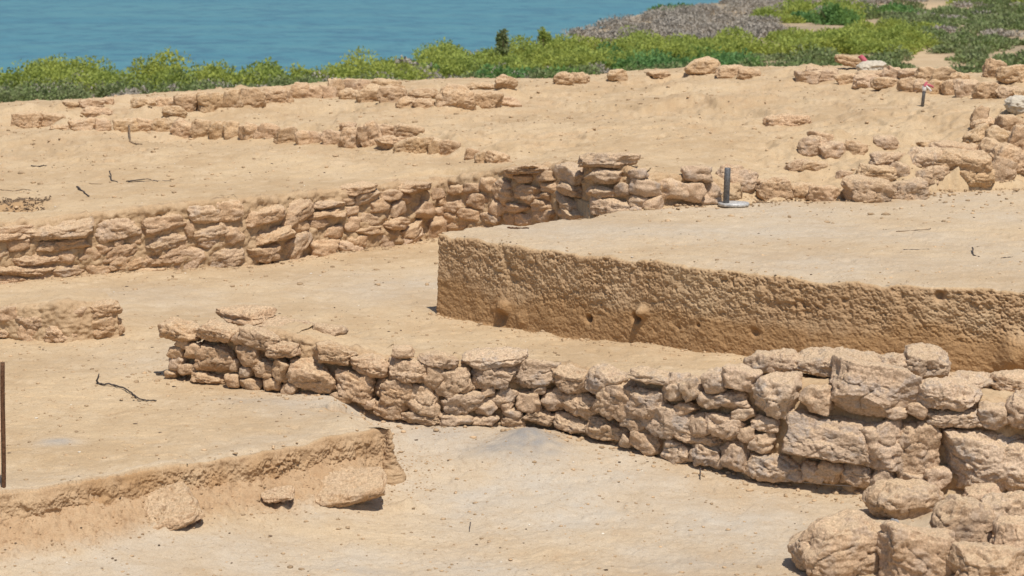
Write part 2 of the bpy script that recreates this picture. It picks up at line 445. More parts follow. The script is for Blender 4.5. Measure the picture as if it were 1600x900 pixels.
def stone_mat(name, A, B, G, greyamt=.5, dust=.75):
    b = NB(name); p = b.pos('object'); g = b.n('ShaderNodeNewGeometry')
    oi = b.n('ShaderNodeObjectInfo').outputs['Random']
    n1 = b.noise(p, 5, 5, .6); n2 = b.noise(p, 24, 6, .7); n3 = b.noise(p, 95, 5, .65); n4 = b.noise(p, 9, 4, .6)
    c = b.mix(b.ramp(n1, .3, .7), A, B)
    c = b.mix(b.ramp(n2, .5, .75, 0, .6), c, (.52, .40, .27))
    c = b.mix(b.ramp(n2, .42, .2, 0, .75), c, (.27, .165, .085))
    gm = b.math('MULTIPLY', b.ramp(n4, .5, .64, 0, greyamt), b.ramp(n3, .3, .6, .45, 1))
    c = b.mix(gm, c, G)
    c = b.mix(b.ramp(oi, 0, 1, 0, .3), c, (.50, .345, .235))
    o2 = b.math('FRACT', b.math('MULTIPLY', oi, 7.31)); c = b.mix(1.0, c, b.mix(o2, (.90, .88, .86), (1.13, 1.13, 1.13)), 'MULTIPLY')
    sx = b.n('ShaderNodeSeparateXYZ'); b.l(g.outputs['Normal'], sx.inputs[0])
    d = b.math('MULTIPLY', b.ramp(sx.outputs[2], .55, .93, 0, dust), b.ramp(n2, .25, .6, .4, 1))
    c = b.mix(d, c, (.575, .425, .27))
    c = b.mix(1.0, c, b.mix(b.ramp(n3, .25, .75), (.72, .70, .68), (1.30, 1.30, 1.30)), 'MULTIPLY')
    no = b.bump(n2, .75, .02); no = b.bump(n3, .8, .008, no)
    return b.done(c, no)

SOIL = soil_mat()
ST_TAN = stone_mat('tan_stone', (.52, .36, .225), (.46, .30, .17), (.38, .33, .28), .25)
ST_WALL = stone_mat('beach_rock', (.53, .385, .26), (.48, .335, .21), (.37, .325, .28), .45)
ST_GREY = stone_mat('weathered_rock', (.54, .41, .295), (.49, .36, .245), (.36, .32, .285), .85, .7)
ST_FAR = stone_mat('ochre_stone', (.52, .365, .215), (.45, .295, .16), (.40, .35, .29), .2, .85)

def plain(name, col, rough=.9, var=.25, sc=40, metal=0, bump=0.):
    b = NB(name); p = b.pos('object'); n = b.noise(p, sc, 4)
    b.b.inputs['Roughness'].default_value = rough; b.b.inputs['Metallic'].default_value = metal
    c = b.mix(b.ramp(n, .3, .7), tuple(q * (1 - var) for q in col), tuple(min(1, q * (1 + var)) for q in col))
    return b.done(c, b.bump(n, bump, .003) if bump else None)

TWIG = plain('dark_twig', (.075, .06, .052), .9, .4, 60, 0, .5)
TWIG2 = plain('brown_twig', (.20, .14, .09), .9, .4, 60)
RUST = plain('rusted_iron', (.12, .062, .035), .85, .4, 90, .2, .5)
STEEL = plain('dull_steel', (.17, .17, .175), .55, .3, 70, .6)
PALE = plain('pale_steel', (.50, .49, .47), .5, .3, 60, .3)
CHALK = plain('white_stone', (.50, .44, .35), .95, .12, 30, 0, .6)
TAPE_R = plain('pink_tape', (.50, .13, .16), .6, .15)
TAPE_W = plain('white_tape', (.72, .68, .64), .6, .08)
GREYS = plain('grey_stone', (.25, .24, .23), .9, .3, 30, 0, .8)
STRING = plain('grey_string', (.42, .38, .34), .8, .15, 200)

def leaf_mat(name, A, B, D, trans=.25):
    b = NB(name); g = b.n('ShaderNodeNewGeometry'); r = g.outputs['Random Per Island']
    p = g.outputs['Position']; n = b.noise(p, .45, 3); n2 = b.noise(p, 2.2, 3)
    c = b.mix(b.ramp(n, .35, .65), A, B); c = b.mix(b.ramp(r, .55, 1, 0, .45), c, D); c = b.mix(b.ramp(n2, .55, .75, 0, .4), c, D)
    b.b.inputs['Roughness'].default_value = .6
    b.done(c)
    tr = b.n('ShaderNodeBsdfTranslucent'); b.l(c, tr.inputs[0]); ms = b.n('ShaderNodeMixShader'); ms.inputs[0].default_value = trans
    b.l(b.b.outputs[0], ms.inputs[1]); b.l(tr.outputs[0], ms.inputs[2]); b.l(ms.outputs[0], b.out.inputs[0])
    return b.m
LEAF = leaf_mat('bright_leaf', (.42, .46, .10), (.33, .40, .095), (.23, .27, .085), .42)
LEAF_T = leaf_mat('deep_leaf', (.15, .29, .10), (.20, .32, .08), (.10, .19, .07), .4)
LEAF_O = leaf_mat('olive_leaf', (.21, .25, .105), (.19, .25, .085), (.27, .25, .16))
LEAF_D = leaf_mat('dry_twigs', (.40, .36, .30), (.35, .31, .26), (.26, .22, .175), .1)

def water_mat():
    b = NB('sea_water'); p = b.pos()
    mp = b.n('ShaderNodeMapping'); mp.inputs['Scale'].default_value = (.45, .32, 1); b.l(p, mp.inputs[0])
    mp2 = b.n('ShaderNodeMapping'); mp2.inputs['Scale'].default_value = (.02, .11, 1); b.l(p, mp2.inputs[0]); n1 = b.noise(mp2.outputs[0], 1.0, 6, .7); n2 = b.noise(mp.outputs[0], 1.2, 5, .7); n3 = b.noise(mp.outputs[0], 4.5, 3, .6)
    c = b.mix(b.ramp(n1, .35, .65), (.044, .178, .226), (.070, .212, .238))
    c = b.mix(b.ramp(n2, .46, .62, 0, .8), c, (.028, .115, .170)); c = b.mix(b.ramp(n3, .55, .75, 0, .5), c, (.10, .27, .33))
    b.b.inputs['Roughness'].default_value = .35; b.b.inputs['Specular IOR Level'].default_value = .25
    no = b.bump(n2, .6, .25); no = b.bump(n3, .5, .08, no)
    return b.done(c, no)
WATER = water_mat()

# ------------------------------------------------------------------ ground
def spacing(parts):
    o = []
    for a, b_, n in parts: o.append(np.linspace(a, b_, n, endpoint=False))
    return np.concatenate(o)
rows = np.concatenate([np.linspace(1, 8.7, 40, endpoint=False), np.arange(8.7, 12.6, .0065), np.arange(12.6, 20, .02), np.arange(20, 32, .06),
                       np.geomspace(32, 220, 120), np.geomspace(226, 4500, 45)])
cols = np.concatenate([np.linspace(-6500, -300, 60, endpoint=False), np.arange(-300, 1900, 2.3), np.linspace(1900, 8100, 60)])
YY, AZ = np.meshgrid(rows, cols, indexing='ij'); XX = YY * (AZ - 800) / F
ZZ, EA, MO = terrain(XX, YY, baulk_top=False, attrs=True)
def spots(lst):
    a = np.zeros_like(XX)
    for u, v, z, rx, ry, amt in lst:
        c = W(u, v, z); a = np.maximum(a, amt * np.exp(-(((XX - c[0]) / rx) ** 2 + ((YY - c[1]) / ry) ** 2)))
    return a
wob = 1 + .5 * pn2(XX * 2.5, YY * 2.5)
grey = spots([(860, 760, -.27, 1.1, 1.0, .9), (1150, 830, -.33, 1.0, .8, .8), (500, 880, -.33, 1.6, .35, .8), (120, 890, -.28, .8, .2, .7), (520, 625, 0, .55, .35, .85), (640, 450, 0, .9, .8, .55),
              (350, 560, 0, .7, .5, .45), (480, 700, 0, .5, .4, .55), (90, 690, 0, .12, .08, .8), (240, 470, 0, .8, .6, .35), (700, 690, -.18, .4, .3, .95)]) * wob
ash = spots([(832, 684, -.16, .17, .2, .95), (785, 698, -.18, .22, .14, .6), (700, 672, -.15, .2, .1, .25), (92, 690, 0, .07, .05, .5), (420, 625, 0, .22, .06, .35), (1120, 880, -.35, .3, .08, .18), (560, 893, -.35, .25, .05, .25)]) * np.clip(wob + .6 * pn2(XX * 14, YY * 14), 0, 1.5)
litter = np.where(YY > 33, np.clip(.75 + .9 * pn2(XX * .25, YY * .25), 0, 1), 0)
for u, v, rx, ry in ((1450, 88, 1.1, 5), (1425, 97, 1.0, 4), (1340, 88, 1.0, 2), (1380, 10, 5, 9), (1480, 12, 4, 8), (650, 128, 1.4, 3), (1240, 100, .7, 1.5)):
    c = W(u, v, -2.5); litter = litter * (1 - np.exp(-(((XX - c[0]) / rx) ** 2 + ((YY - c[1]) / ry) ** 2) * .7))
ground = obj('ground', np.stack([XX, YY, ZZ], -1).reshape(-1, 3), gridfaces(len(rows), len(cols)), SOIL,
             attrs={'grey': np.clip(grey, 0, 1), 'ash': np.clip(ash, 0, .85), 'earth': np.clip(EA, 0, 1), 'moist': np.clip(MO + spots([(25, 322, .40, .27, .2, .8)]) * wob, 0, .8), 'litter': litter})
tag(ground, kind='structure')
wy = np.geomspace(55, 6000, 60); wx = np.linspace(-1, 1, 30)
WY, WX = np.meshgrid(wy, wx, indexing='ij')
sea = obj('sea_water', np.stack([WX * 4000, WY, np.full_like(WX, -3.0)], -1).reshape(-1, 3), gridfaces(60, 30), WATER); tag(sea, kind='structure')

# ------------------------------------------------------------------ cut earth and wall cores: one skin from toe to top
def resample(poly, n):
    p = np.asarray(poly, float); s = np.append(0, np.cumsum(np.linalg.norm(np.diff(p, axis=0), axis=1)))
    q = np.linspace(0, s[-1], n); return np.stack([np.interp(q, s, p[:, k]) for k in range(p.shape[1])], -1), q, s

def skin(path, zbase, ztop, back, n, nf, ntp, lean=0.0, rnd=.03, face_noise=None, top_fn=None, backdrop=.3):
    """path (n,2) seen from its right-hand side; back (n,2). returns V, face grid, height share, top flag"""
    t = np.gradient(path, axis=0); t /= np.linalg.norm(t, axis=1)[:, None] + 1e-9
    for _ in range(6): t = (t + np.roll(t, 1, 0) * (np.arange(n) > 0)[:, None] + np.roll(t, -1, 0) * (np.arange(n) < n - 1)[:, None])
    t /= np.linalg.norm(t, axis=1)[:, None] + 1e-9
    nx = np.stack([t[:, 1], -t[:, 0]], -1)      # outward: right of the walking direction
    Rws, hs, tops = [], [], []
    N3 = []
    for k in range(nf):
        f = k / (nf - 1); z = zbase + (ztop - zbase) * f
        dz = np.maximum(rnd - (ztop - z), 0); off = -(rnd - np.sqrt(np.maximum(rnd ** 2 - dz ** 2, 0))) + lean * (1 - f)
        Rws.append(np.column_stack([path + nx * off[:, None], z])); hs.append(np.full(n, f)); tops.append(np.zeros(n))
        up = dz / rnd
        N3.append(np.column_stack([nx * np.sqrt(1 - np.clip(up, 0, 1) ** 2)[:, None], np.clip(up, 0, 1)]))
    st = path - nx * rnd
    for k in range(1, ntp + 1):
        f = (k / ntp) ** 1.25; xy = st + (back - st) * f
        z = top_fn(xy[:, 0], xy[:, 1], ztop, f) if top_fn else ztop
        Rws.append(np.column_stack([xy, z])); hs.append(np.ones(n)); tops.append(np.ones(n)); N3.append(np.tile((0, 0, 1.), (n, 1)))
    if backdrop:
        l = Rws[-1].copy(); l[:, 2] -= backdrop; Rws.append(l); hs.append(np.ones(n)); tops.append(np.ones(n)); N3.append(np.tile((0, 0, 1.), (n, 1)))
    V = np.concatenate(Rws); Nn = np.concatenate(N3); h = np.concatenate(hs); tp = np.concatenate(tops)
    if face_noise is not None: V = V + Nn * face_noise(V, h, tp)[:, None]
    fc = gridfaces(len(Rws), n); m = len(Rws) - (1 if backdrop else 0); zm = V[:, 2].min() - .05
    for c, flip in ((0, 0), (n - 1, 1)):                    # close the two ends
        e = V[np.arange(m) * n + c]; cap = [e]
        for q_ in range(1, 13):
            r_ = e.copy(); r_[:, 2] = e[:, 2] + (zm - e[:, 2]) * q_ / 12; ins = .02 * pn3(r_ * 14); r_[:, 0] += ins * (1 if q_ < 12 else 0); cap.append(r_)
        fc = np.concatenate([fc, gridfaces(13, m) + len(V)]); V = np.concatenate([V] + cap)
        h = np.concatenate([h, np.full(13 * m, .5)]); tp = np.concatenate([tp, np.zeros(13 * m)])
    return V, fc, h, tp

# --- the tall baulk of uncut earth on the right
n = 1750
fp, q, s = resample([(*a, b[2]) for a, b in zip(FRP, FRONT)], n)
fpath = fp[:, :2]
fr = np.interp(q, [s[0], s[2], s[-1]], [0, .10, 1]); bp, q2, s2 = resample(BKP, 2000)
back = np.stack([np.interp(fr * q2[-1], q2, bp[:, k]) for k in (0, 1)], -1)
zt_ = f_bt(fpath[:, 0], fpath[:, 1]) + gnoise(fpath[:, 0], fpath[:, 1]) - .02 * np.clip(pn2(fpath[:, 0] * 4, fpath[:, 1] * 4), 0, 1) - .012 * np.clip(pn2(fpath[:, 0] * 13, fpath[:, 1] * 13), 0, 1)
zb_ = f_mid(fpath[:, 0], fpath[:, 1]) - .06
def on_face(u, v):
    d = ray(u, v); a = FRP[2:]; az_ = [800 + F * p[0] / p[1] for p in a]; k = max(0, min(len(a) - 2, int(np.searchsorted(az_, u)) - 1))
    A, B = np.array(a[k]), np.array(a[k + 1]); t = B - A; nn = np.array([-t[1], t[0]]); tt = (nn @ A) / (nn @ d[:2]); return np.array([0, 0, CAMZ]) + d * tt
HOLES = [(on_face(u, v), r, dp) for u, v, r, dp in ((921, 498, .024, .07), (996, 496, .03, .08), (787, 494, .045, .05), (1468, 463, .03, .05), (735, 468, .012, .025), (690, 458, .012, .02), (1062, 512, .016, .03), (1092, 508, .016, .03), (1052, 516, .012, .02), (850, 470, .02, .02), (1180, 520, .03, .03), (1320, 470, .02, .02))]
BUMPS = [(on_face(u, v), r, dp) for u, v, r, dp in ((1006, 487, .035, .06), (790, 480, .05, .04), (818, 500, .05, .015), (1592, 545, .09, .07), (1578, 572, .08, .05), (1190, 455, .03, .02))]
SCARS = [((780, 378), (800, 440), .035, .016), ((1250, 450), (1262, 505), .02, .010), ((1402, 452), (1428, 500), .022, .012), ((1325, 450), (1330, 510), .014, .008)]
def face_noise(V, h, tp):
    d = np.zeros(len(V)); fm = (tp < .5)
    P = V[fm]; hh = h[fm]
    sh = P.copy(); sh[:, 0] += .5 * P[:, 2]
    up = sst((hh - .38 - .16 * pn3(P * 2.2)) / .3) * (.45 + .75 * np.clip(pn3(P * 3.3 + 8) + .5, 0, 1))          # dry crust above, smoother moist earth below
    a = .016 * pn3(P * 5) + (.007 + .006 * up) * pn3(sh * np.array([20, 20, 27])) + (.0045 + .007 * up) * pn3(sh * np.array([58, 58, 66]) + 7)
    a += (.0038 + .006 * up) * pn3(P * 115 + 3)
    a -= (.006 + .010 * up) * np.maximum(pn3(P * 12 + 21) - .1, 0) * 1.6
    a *= .66; a -= (.004 + .011 * up) * np.maximum(pn3(sh * np.array([40, 40, 30]) + 11) - .2, 0) * 2
    a += .03 * sst(1 - hh / .12)                            # crumbled foot
    for c, r, dep in HOLES: a -= dep * np.exp(-(((P - c) ** 2).sum(1) / r ** 2) ** 1.5)
    for c, r, dep in BUMPS: a += dep * np.exp(-(((P - c) ** 2).sum(1) / r ** 2) ** 1.5)
    for (u0, v0), (u1, v1), r, dep in SCARS:
        A = on_face(u0, v0); B = on_face(u1, v1)
        ab = B - A; t = np.clip(((P - A) @ ab) / (ab @ ab), 0, 1); dd = ((P - A - t[:, None] * ab) ** 2).sum(1)
        a -= dep * np.exp(-dd / r ** 2)
    d[fm] = a * sst((hh) / .04) * (1 - .5 * sst((hh - .97) / .03))
    return d
def btop(x, y, ztop, f):
    return ztop + (f_bt(x, y) + gnoise(x, y) + .002 - .012 * f ** 6 - ztop) * sst(f / .05)
V, fa, h, tp = skin(fpath, zb_, zt_, back, n, 150, 190, lean=.02, rnd=.022, face_noise=face_noise, top_fn=btop, backdrop=.1)
earth = np.where(tp < .5, .85 + .45 * pn3(V * 2.2) + .3 * pn3(V * 9), 0) * (1 - sst((h - .985) / .012))
moist = np.where(tp < .5, sst((.62 - h + .30 * pn3(V * np.array([1.5, 1.5, 4])) + .08 * pn3(V * 9)) / .28) * .75 + .25 + .3 * pn3(V * 4 + 9), 0)
bo = obj('earth_baulk', V - np.array([1.0, 13, 0]), fa, SOIL, loc=(1.0, 13, 0),
         attrs={'earth': np.clip(earth, 0, 1), 'moist': np.clip(moist, 0, .9), 'grey': np.where(tp > .5, np.clip(.35 + .5 * pn2(V[:, 0] * .8, V[:, 1] * .8), 0, .7), 0)})
tag(bo, 'long block of uncut earth with a sheer rough brown side and flat sandy top', 'earth baulk')

# --- the near bank at the left: a cut face of crumbling soil above its own fallen lumps
n = 1500
bl2, _, _ = resample([BLK[2]] + BLK[3:], n); bpath = bl2.copy()
for q_ in (0, 1): bpath[:, q_] = np.convolve(np.pad(bl2[:, q_], 14, 'edge'), np.ones(29) / 29, 'valid')
nb = np.stack([-np.gradient(bpath[:, 1]), np.gradient(bpath[:, 0])], -1)
cen = W(330, 660, 0)[:2]
bback = bpath + (cen - bpath) * (.16 / np.linalg.norm(cen - bpath, axis=1))[:, None]
bzt = f_mid(bpath[:, 0], bpath[:, 1]) + gnoise(bpath[:, 0], bpath[:, 1]) - .006 - .016 * np.clip(pn2(bpath[:, 0] * 6, bpath[:, 1] * 6), 0, 1)
bzb = f_trench(bpath[:, 0], bpath[:, 1]) - .05
def bank_noise(V, h, tp):
    P = V; pt = .45 + .9 * np.clip(pn3(P * 3 + 4) + .25, 0, 1)
    a = .02 * pn3(P * 5) + .014 * pn3(P * 13) + pt * (.012 * pn3(P * 32) + .012 * pn3(P * 62) + .008 * pn3(P * 120))
    a -= .02 * np.maximum(pn3(P * 17 + 3) - .2, 0) * 1.5
    a = np.maximum(a + .012, -.008) + .05 * sst(1 - h / .55)
    return np.where(tp > .5, .0, a * sst(h / .05) * (1 - .88 * sst((h - .78) / .22)))
def bank_top(x, y, ztop, f): return ztop + (f_mid(x, y) + gnoise(x, y) + .0025 - .02 * f ** 8 - ztop) * sst(f / .35)
V, fa, h, tp = skin(bpath, bzb, bzt, bback, n, 90, 30, lean=.03, rnd=.016, face_noise=bank_noise, top_fn=bank_top, backdrop=.03)
bk = obj('earth_bank', V - np.array([-1.4, 10, 0]), fa, SOIL, loc=(-1.4, 10, 0), attrs={'earth': np.where(tp < .5, np.clip(.9 + .4 * pn3(V * 6), 0, 1), 0) * (1 - sst((h - .985) / .012)),
     'moist': np.where(tp < .5, np.clip(.28 + .6 * pn3(V * 2.5) + .5 * pn3(V * 8), 0, .75) * sst((h - .25) / .3), 0), 'grey': np.where(tp > .5, .35, 0)})
tag(bk, 'low crumbling cut bank of brown soil at the near left, ending in a blunt corner', 'earth bank')

# ------------------------------------------------------------------ stone tables: boxes in an enlarged crop -> photo pixels (cx, cy, w, h, angle)
def Z(ox, oy, sc, rows):
    o = []
    for r in rows:
        a = r[4] if len(r) > 4 else 0
        o.append((ox + (r[0] + r[2]) / 2 / sc, oy + (r[1] + r[3]) / 2 / sc, (r[2] - r[0]) / sc, (r[3] - r[1]) / sc, a))
    return o

SEED = [100]
def wall_point(u, v, pts3):
    """where the sight line meets the upright face standing on the base line"""
    us = [800 + F * p[0] / p[1] for p in pts3]
    k = 0
    while k < len(us) - 2 and u > us[k + 1]: k += 1
    a, b = np.array(pts3[k][:2]), np.array(pts3[k + 1][:2]); d = ray(u, v)
    t = b - a; nrm = np.array([-t[1], t[0]])
    tt = (nrm @ a) / (nrm @ d[:2]); P = np.array([0, 0, CAMZ]) + d * tt
    tl = t / np.linalg.norm(t); return P, tl, d / np.linalg.norm(d), tt

def wall_stones(parent, table, base, mats, name='stone', depth=1.0, p=(3.2, 5.5), rough=1.0, grow=1.0, kmul=.44, kmax=60, proud=.0, maxdep=.17, small=0):
    e = np.array(parent.location)
    for (u, v, ww, hh, ang) in table:
        SEED[0] += 1; rs = np.random.RandomState(SEED[0])
        P, tl, d, tt = wall_point(u, v, base)
        m = tt / F
        cosb = max(.55, abs(tl[0]))
        ex = ww * m / 2 / cosb ** .6 * grow; ez = hh * m / 2 * grow * .98
        ey = float(np.clip(max(ez * 1.2, ex * .7), .05, maxdep)) * depth
        c = P + d * (ey * .72 - proud - rs.uniform(0, .018))
        V, fa = stone(ex, ey, ez, SEED[0], int(np.clip(max(ww, hh) * kmul, 9, kmax)), rs.uniform(*p), rough)
        mt = mats[rs.randint(len(mats))] if isinstance(mats, (list, tuple)) else mats(u, v, rs)
        obj(name if ww * hh > small else 'small_stone', V, fa, mt, parent, tuple(c - e), basis(tl, R(ang) + rs.uniform(-.03, .03), rs.uniform(-.12, .12), rs.uniform(-.08, .08)))  # ordinary wall stones below the area threshold are named apart by size

def core(parent, base, top, n=420, setback=.07, thick=.42, drop=.035, zback=None, name='earth_fill', amp=1.0, ext=.0, bdrop=.3, backvec=None):
    b, q, s = resample([p[:3] for p in base], n)
    us = 800 + F * b[:, 0] / b[:, 1]
    tu = np.interp(us, [t[0] for t in top], [t[1] for t in top])
    t = np.gradient(b[:, :2], axis=0); t /= np.linalg.norm(t, axis=1)[:, None]; nx = np.stack([t[:, 1], -t[:, 0]], -1)
    path = b[:, :2] - nx * setback; ztop = np.zeros(n)
    for k in range(n):
        d = ray(us[k], tu[k]); ztop[k] = CAMZ + d[2] * path[k, 1] / d[1]
    ztop -= drop; ztop = np.convolve(np.pad(ztop, 9, 'edge'), np.ones(19) / 19, 'valid')
    bk = path - nx * thick if backvec is None else path + np.array(backvec)
    zr = np.array(terrain(bk[:, 0], bk[:, 1])) - .04
    def tf(x, y, zt, f): return zt + (zr - zt) * sst((f - .5) / .5) + .012 * pn2(x * 9, y * 9) * (1 - f)
    def fn(V, h, tp): return amp * (.03 * pn3(V * 6) + .024 * pn3(V * 15) + .014 * pn3(V * 38) + .007 * pn3(V * 85)) * np.where(tp > .5, .35, 1)
    V, fa, h, tp = skin(path, b[:, 2] - .12, ztop, bk, n, 60, 40, lean=.03, rnd=.05, face_noise=fn, top_fn=tf, backdrop=bdrop)
    e = np.array(parent.location)
    return obj(name, V - e, fa, SOIL, parent, attrs={'earth': np.where(tp > .5, .12, .62 + .3 * pn3(V * 4))})

b3 = [tuple(W(*q)) for q in W3B]
# ------------------------------------------------------------------ the near wall, left stretch: tan blocks, hollow joints
T = Z(240, 460, 4, [(55, 165, 310, 300, 4), (285, 185, 570, 295, 3), (150, 262, 245, 340, 10), (95, 325, 205, 400), (105, 370, 220, 462, -10), (160, 430, 270, 500), (75, 455, 168, 522),
    (215, 300, 312, 402), (272, 312, 530, 480, -3), (500, 232, 600, 312, -30), (560, 205, 780, 330, 12), (535, 310, 700, 440, 15), (700, 300, 915, 388, -4), (500, 400, 552, 482), (550, 445, 622, 516),
    (240, 480, 455, 556, 8), (458, 490, 562, 582, 10), (550, 522, 682, 600, 5), (620, 408, 785, 512, 10), (695, 515, 806, 602), (750, 395, 875, 545, 15), (808, 540, 908, 640), (860, 408, 1165, 622, 17),
    (1005, 308, 1262, 440, 5), (1150, 480, 1392, 662, 14), (1250, 378, 1480, 512, 8), (1470, 400, 1740, 540, 5), (1398, 520, 1640, 700, 14), (925, 615, 1122, 672, 6), (1110, 600, 1242, 672, 5), (1298, 640, 1392, 716),
    (1385, 672, 1560, 765, 8), (320, 395, 420, 330), (660, 440, 720, 500)])
T = [t for t in T if t[3] > 0]
T += Z(580, 500, 4, [(100, 250, 352, 392, 6), (325, 270, 455, 442, 25), (40, 358, 300, 545, 12), (210, 395, 435, 582, 6), (398, 298, 625, 472, -8), (448, 440, 692, 580, -8), (305, 205, 530, 302, 8), (118, 160, 262, 234, 5),
    (575, 188, 955, 285, -3), (630, 250, 905, 420, 3), (870, 235, 1165, 415, 2), (690, 415, 768, 482), (650, 480, 792, 592, -18), (750, 418, 912, 532, -20), (808, 498, 892, 562, -25), (828, 550, 945, 602), (935, 558, 1142, 642, 8),
    (818, 600, 965, 672, 8), (895, 435, 1065, 572, 6), (1000, 402, 1092, 462, -8), (1055, 420, 1225, 562), (1132, 295, 1385, 445, 4), (1368, 330, 1495, 462), (1205, 450, 1462, 592, 8), (1148, 585, 1390, 700, 10), (1370, 615, 1605, 745, 9),
    (1445, 390, 1600, 610, 40), (20, 512, 202, 602, 8), (195, 560, 445, 640, 6), (428, 582, 625, 662, 3), (618, 590, 805, 668, -8)])
tl = thing('stone_wall', 'low wall of tan and pale boulders with dark joints, between the two sandy trench floors', 'stone wall', tuple(b3[5]))
TR = Z(900, 530, 4, [(90, 180, 332, 342, 4), (175, 252, 450, 490, 12), (330, 300, 625, 480, 8), (430, 400, 742, 602, 14), (338, 188, 592, 265, 5), (568, 208, 702, 372, 10), (662, 235, 802, 392, -30), (812, 182, 952, 332), (942, 158, 1132, 332, 6),
    (758, 330, 905, 432), (888, 318, 1095, 432, 4), (618, 392, 762, 472, -8), (728, 450, 852, 602), (812, 468, 1065, 612, 5), (988, 420, 1122, 502, -15), (1128, 218, 1405, 482, 4), (1415, 290, 1610, 452, 3), (1108, 478, 1275, 582, 6),
    (1086, 578, 1242, 702, 5), (1240, 450, 1965, 762, 9), (1078, 698, 1475, 872, 6), (1415, 750, 1572, 902, 12), (348, 558, 545, 705, 18), (288, 588, 352, 676), (540, 620, 760, 775, 8), (720, 625, 955, 790, 8), (928, 618, 1095, 805, 8),
    (290, 480, 440, 570, 8), (640, 560, 900, 640, 6), (1030, 540, 1120, 640)])
TR += Z(1200, 530, 4, [(368, 122, 965, 452, 3), (938, 250, 1330, 425, 4), (998, 420, 1325, 548, -2), (560, 480, 840, 800, 2), (780, 480, 1065, 870, 3), (1095, 555, 1700, 930, 6), (738, 418, 872, 492), (868, 388, 1002, 482), (300, 740, 480, 890, 8), (440, 760, 650, 905, 4),
    (1495, 338, 1720, 545, 6), (640, 780, 800, 940, 4), (820, 800, 1000, 960, 5), (985, 800, 1135, 935, 0), (1320, 400, 1500, 560, 5), (1650, 560, 2100, 950, 3), (1700, 380, 1950, 560)])
allT = T + TR
def m3(u, v, rs):
    if u < 640: return ST_TAN if rs.rand() < .75 else ST_WALL
    if u > 1050: return ST_GREY if rs.rand() < .75 else ST_WALL
    return ST_WALL if rs.rand() < .6 else ST_GREY
base3 = b3
main3 = sorted(allT, key=lambda t: -t[2] * t[3])
sm = main3[min(75, len(main3) - 1)]
wall_stones(tl, main3, base3, m3, grow=1.05, proud=.02, maxdep=.25, small=sm[2] * sm[3])
# stones lying on the back of the wall's crown
BT = Z(240, 460, 4, [(425, 82, 735, 182, 2), (650, 165, 960, 222, 3), (980, 185, 1200, 280, 8), (1480, 320, 1622, 392, 5)])
BT += Z(900, 530, 4, [(1075, 80, 1250, 215, -8), (1200, 75, 1425, 215, 3), (1370, 62, 1885, 225, 0)]) + Z(1200, 530, 4, [(690, 90, 900, 215, 0), (850, 55, 1125, 245, 5), (1120, 212, 1420, 330, 3), (1380, 200, 1760, 340, 2)])
backbase = []
for p, q in zip(W3P, b3):
    backbase.append((p[0] + .05, p[1] + .27, q[2]))
wall_stones(tl, BT, backbase, m3, name='capstone', grow=1.05, depth=1.2, maxdep=.2)
core(tl, [tuple(W(285, 592, 0))] + b3[1:], [(275, 545), (300, 520), (350, 508), (420, 508), (520, 532), (640, 553), (760, 560), (870, 566), (1000, 578), (1120, 588), (1200, 588), (1250, 592), (1420, 592), (1480, 605), (1600, 615), (1800, 620)], n=700, setback=.05, thick=.5, drop=.03)

# ------------------------------------------------------------------ the second wall, facing the plateau (left of the sharp corner)
b2 = [(*p, 0.) for p in W2P]
S2 = Z(0, 250, 3, [(90, 268, 412, 372, -2), (388, 268, 645, 382, -2), (638, 248, 875, 352, -5), (882, 208, 1032, 296, 0), (998, 184, 1138, 292, -2), (1128, 208, 1300, 302, 0), (-160, 300, 140, 370), (0, 330, 142, 432, 3), (162, 354, 398, 432, -2),
    (-60, 408, 38, 472), (30, 428, 275, 492, 2), (262, 410, 362, 488), (358, 400, 462, 492, -5), (-100, 472, 245, 538, 2), (-90, 528, 132, 584, 1), (128, 530, 248, 577, 0), (233, 484, 392, 546, 0), (393, 483, 508, 542), (438, 374, 534, 442, -12),
    (528, 362, 578, 408), (455, 384, 645, 468, -14), (606, 348, 662, 402), (652, 338, 880, 428, -10), (668, 378, 915, 488, -12), (497, 428, 675, 526, -8), (858, 278, 905, 362), (893, 298, 1075, 378, -8), (918, 354, 1038, 412, -4), (1032, 308, 1140, 392, 10),
    (1138, 304, 1365, 388, -2), (1336, 278, 1434, 342, 4), (1428, 184, 1600, 232, -2), (1278, 188, 1444, 298, -18), (1426, 224, 1610, 272, -2), (1428, 264, 1530, 322, 6), (800, 398, 960, 520, -6), (940, 390, 1142, 510, -4), (1138, 384, 1305, 482, 3), (1298, 338, 1445, 445, -30),
    (1418, 358, 1580, 468, 10), (1505, 308, 1600, 372, -8), (620, 498, 810, 530, -4), (1130, 455, 1440, 500, -2), (1560, 380, 1720, 470, 12)])
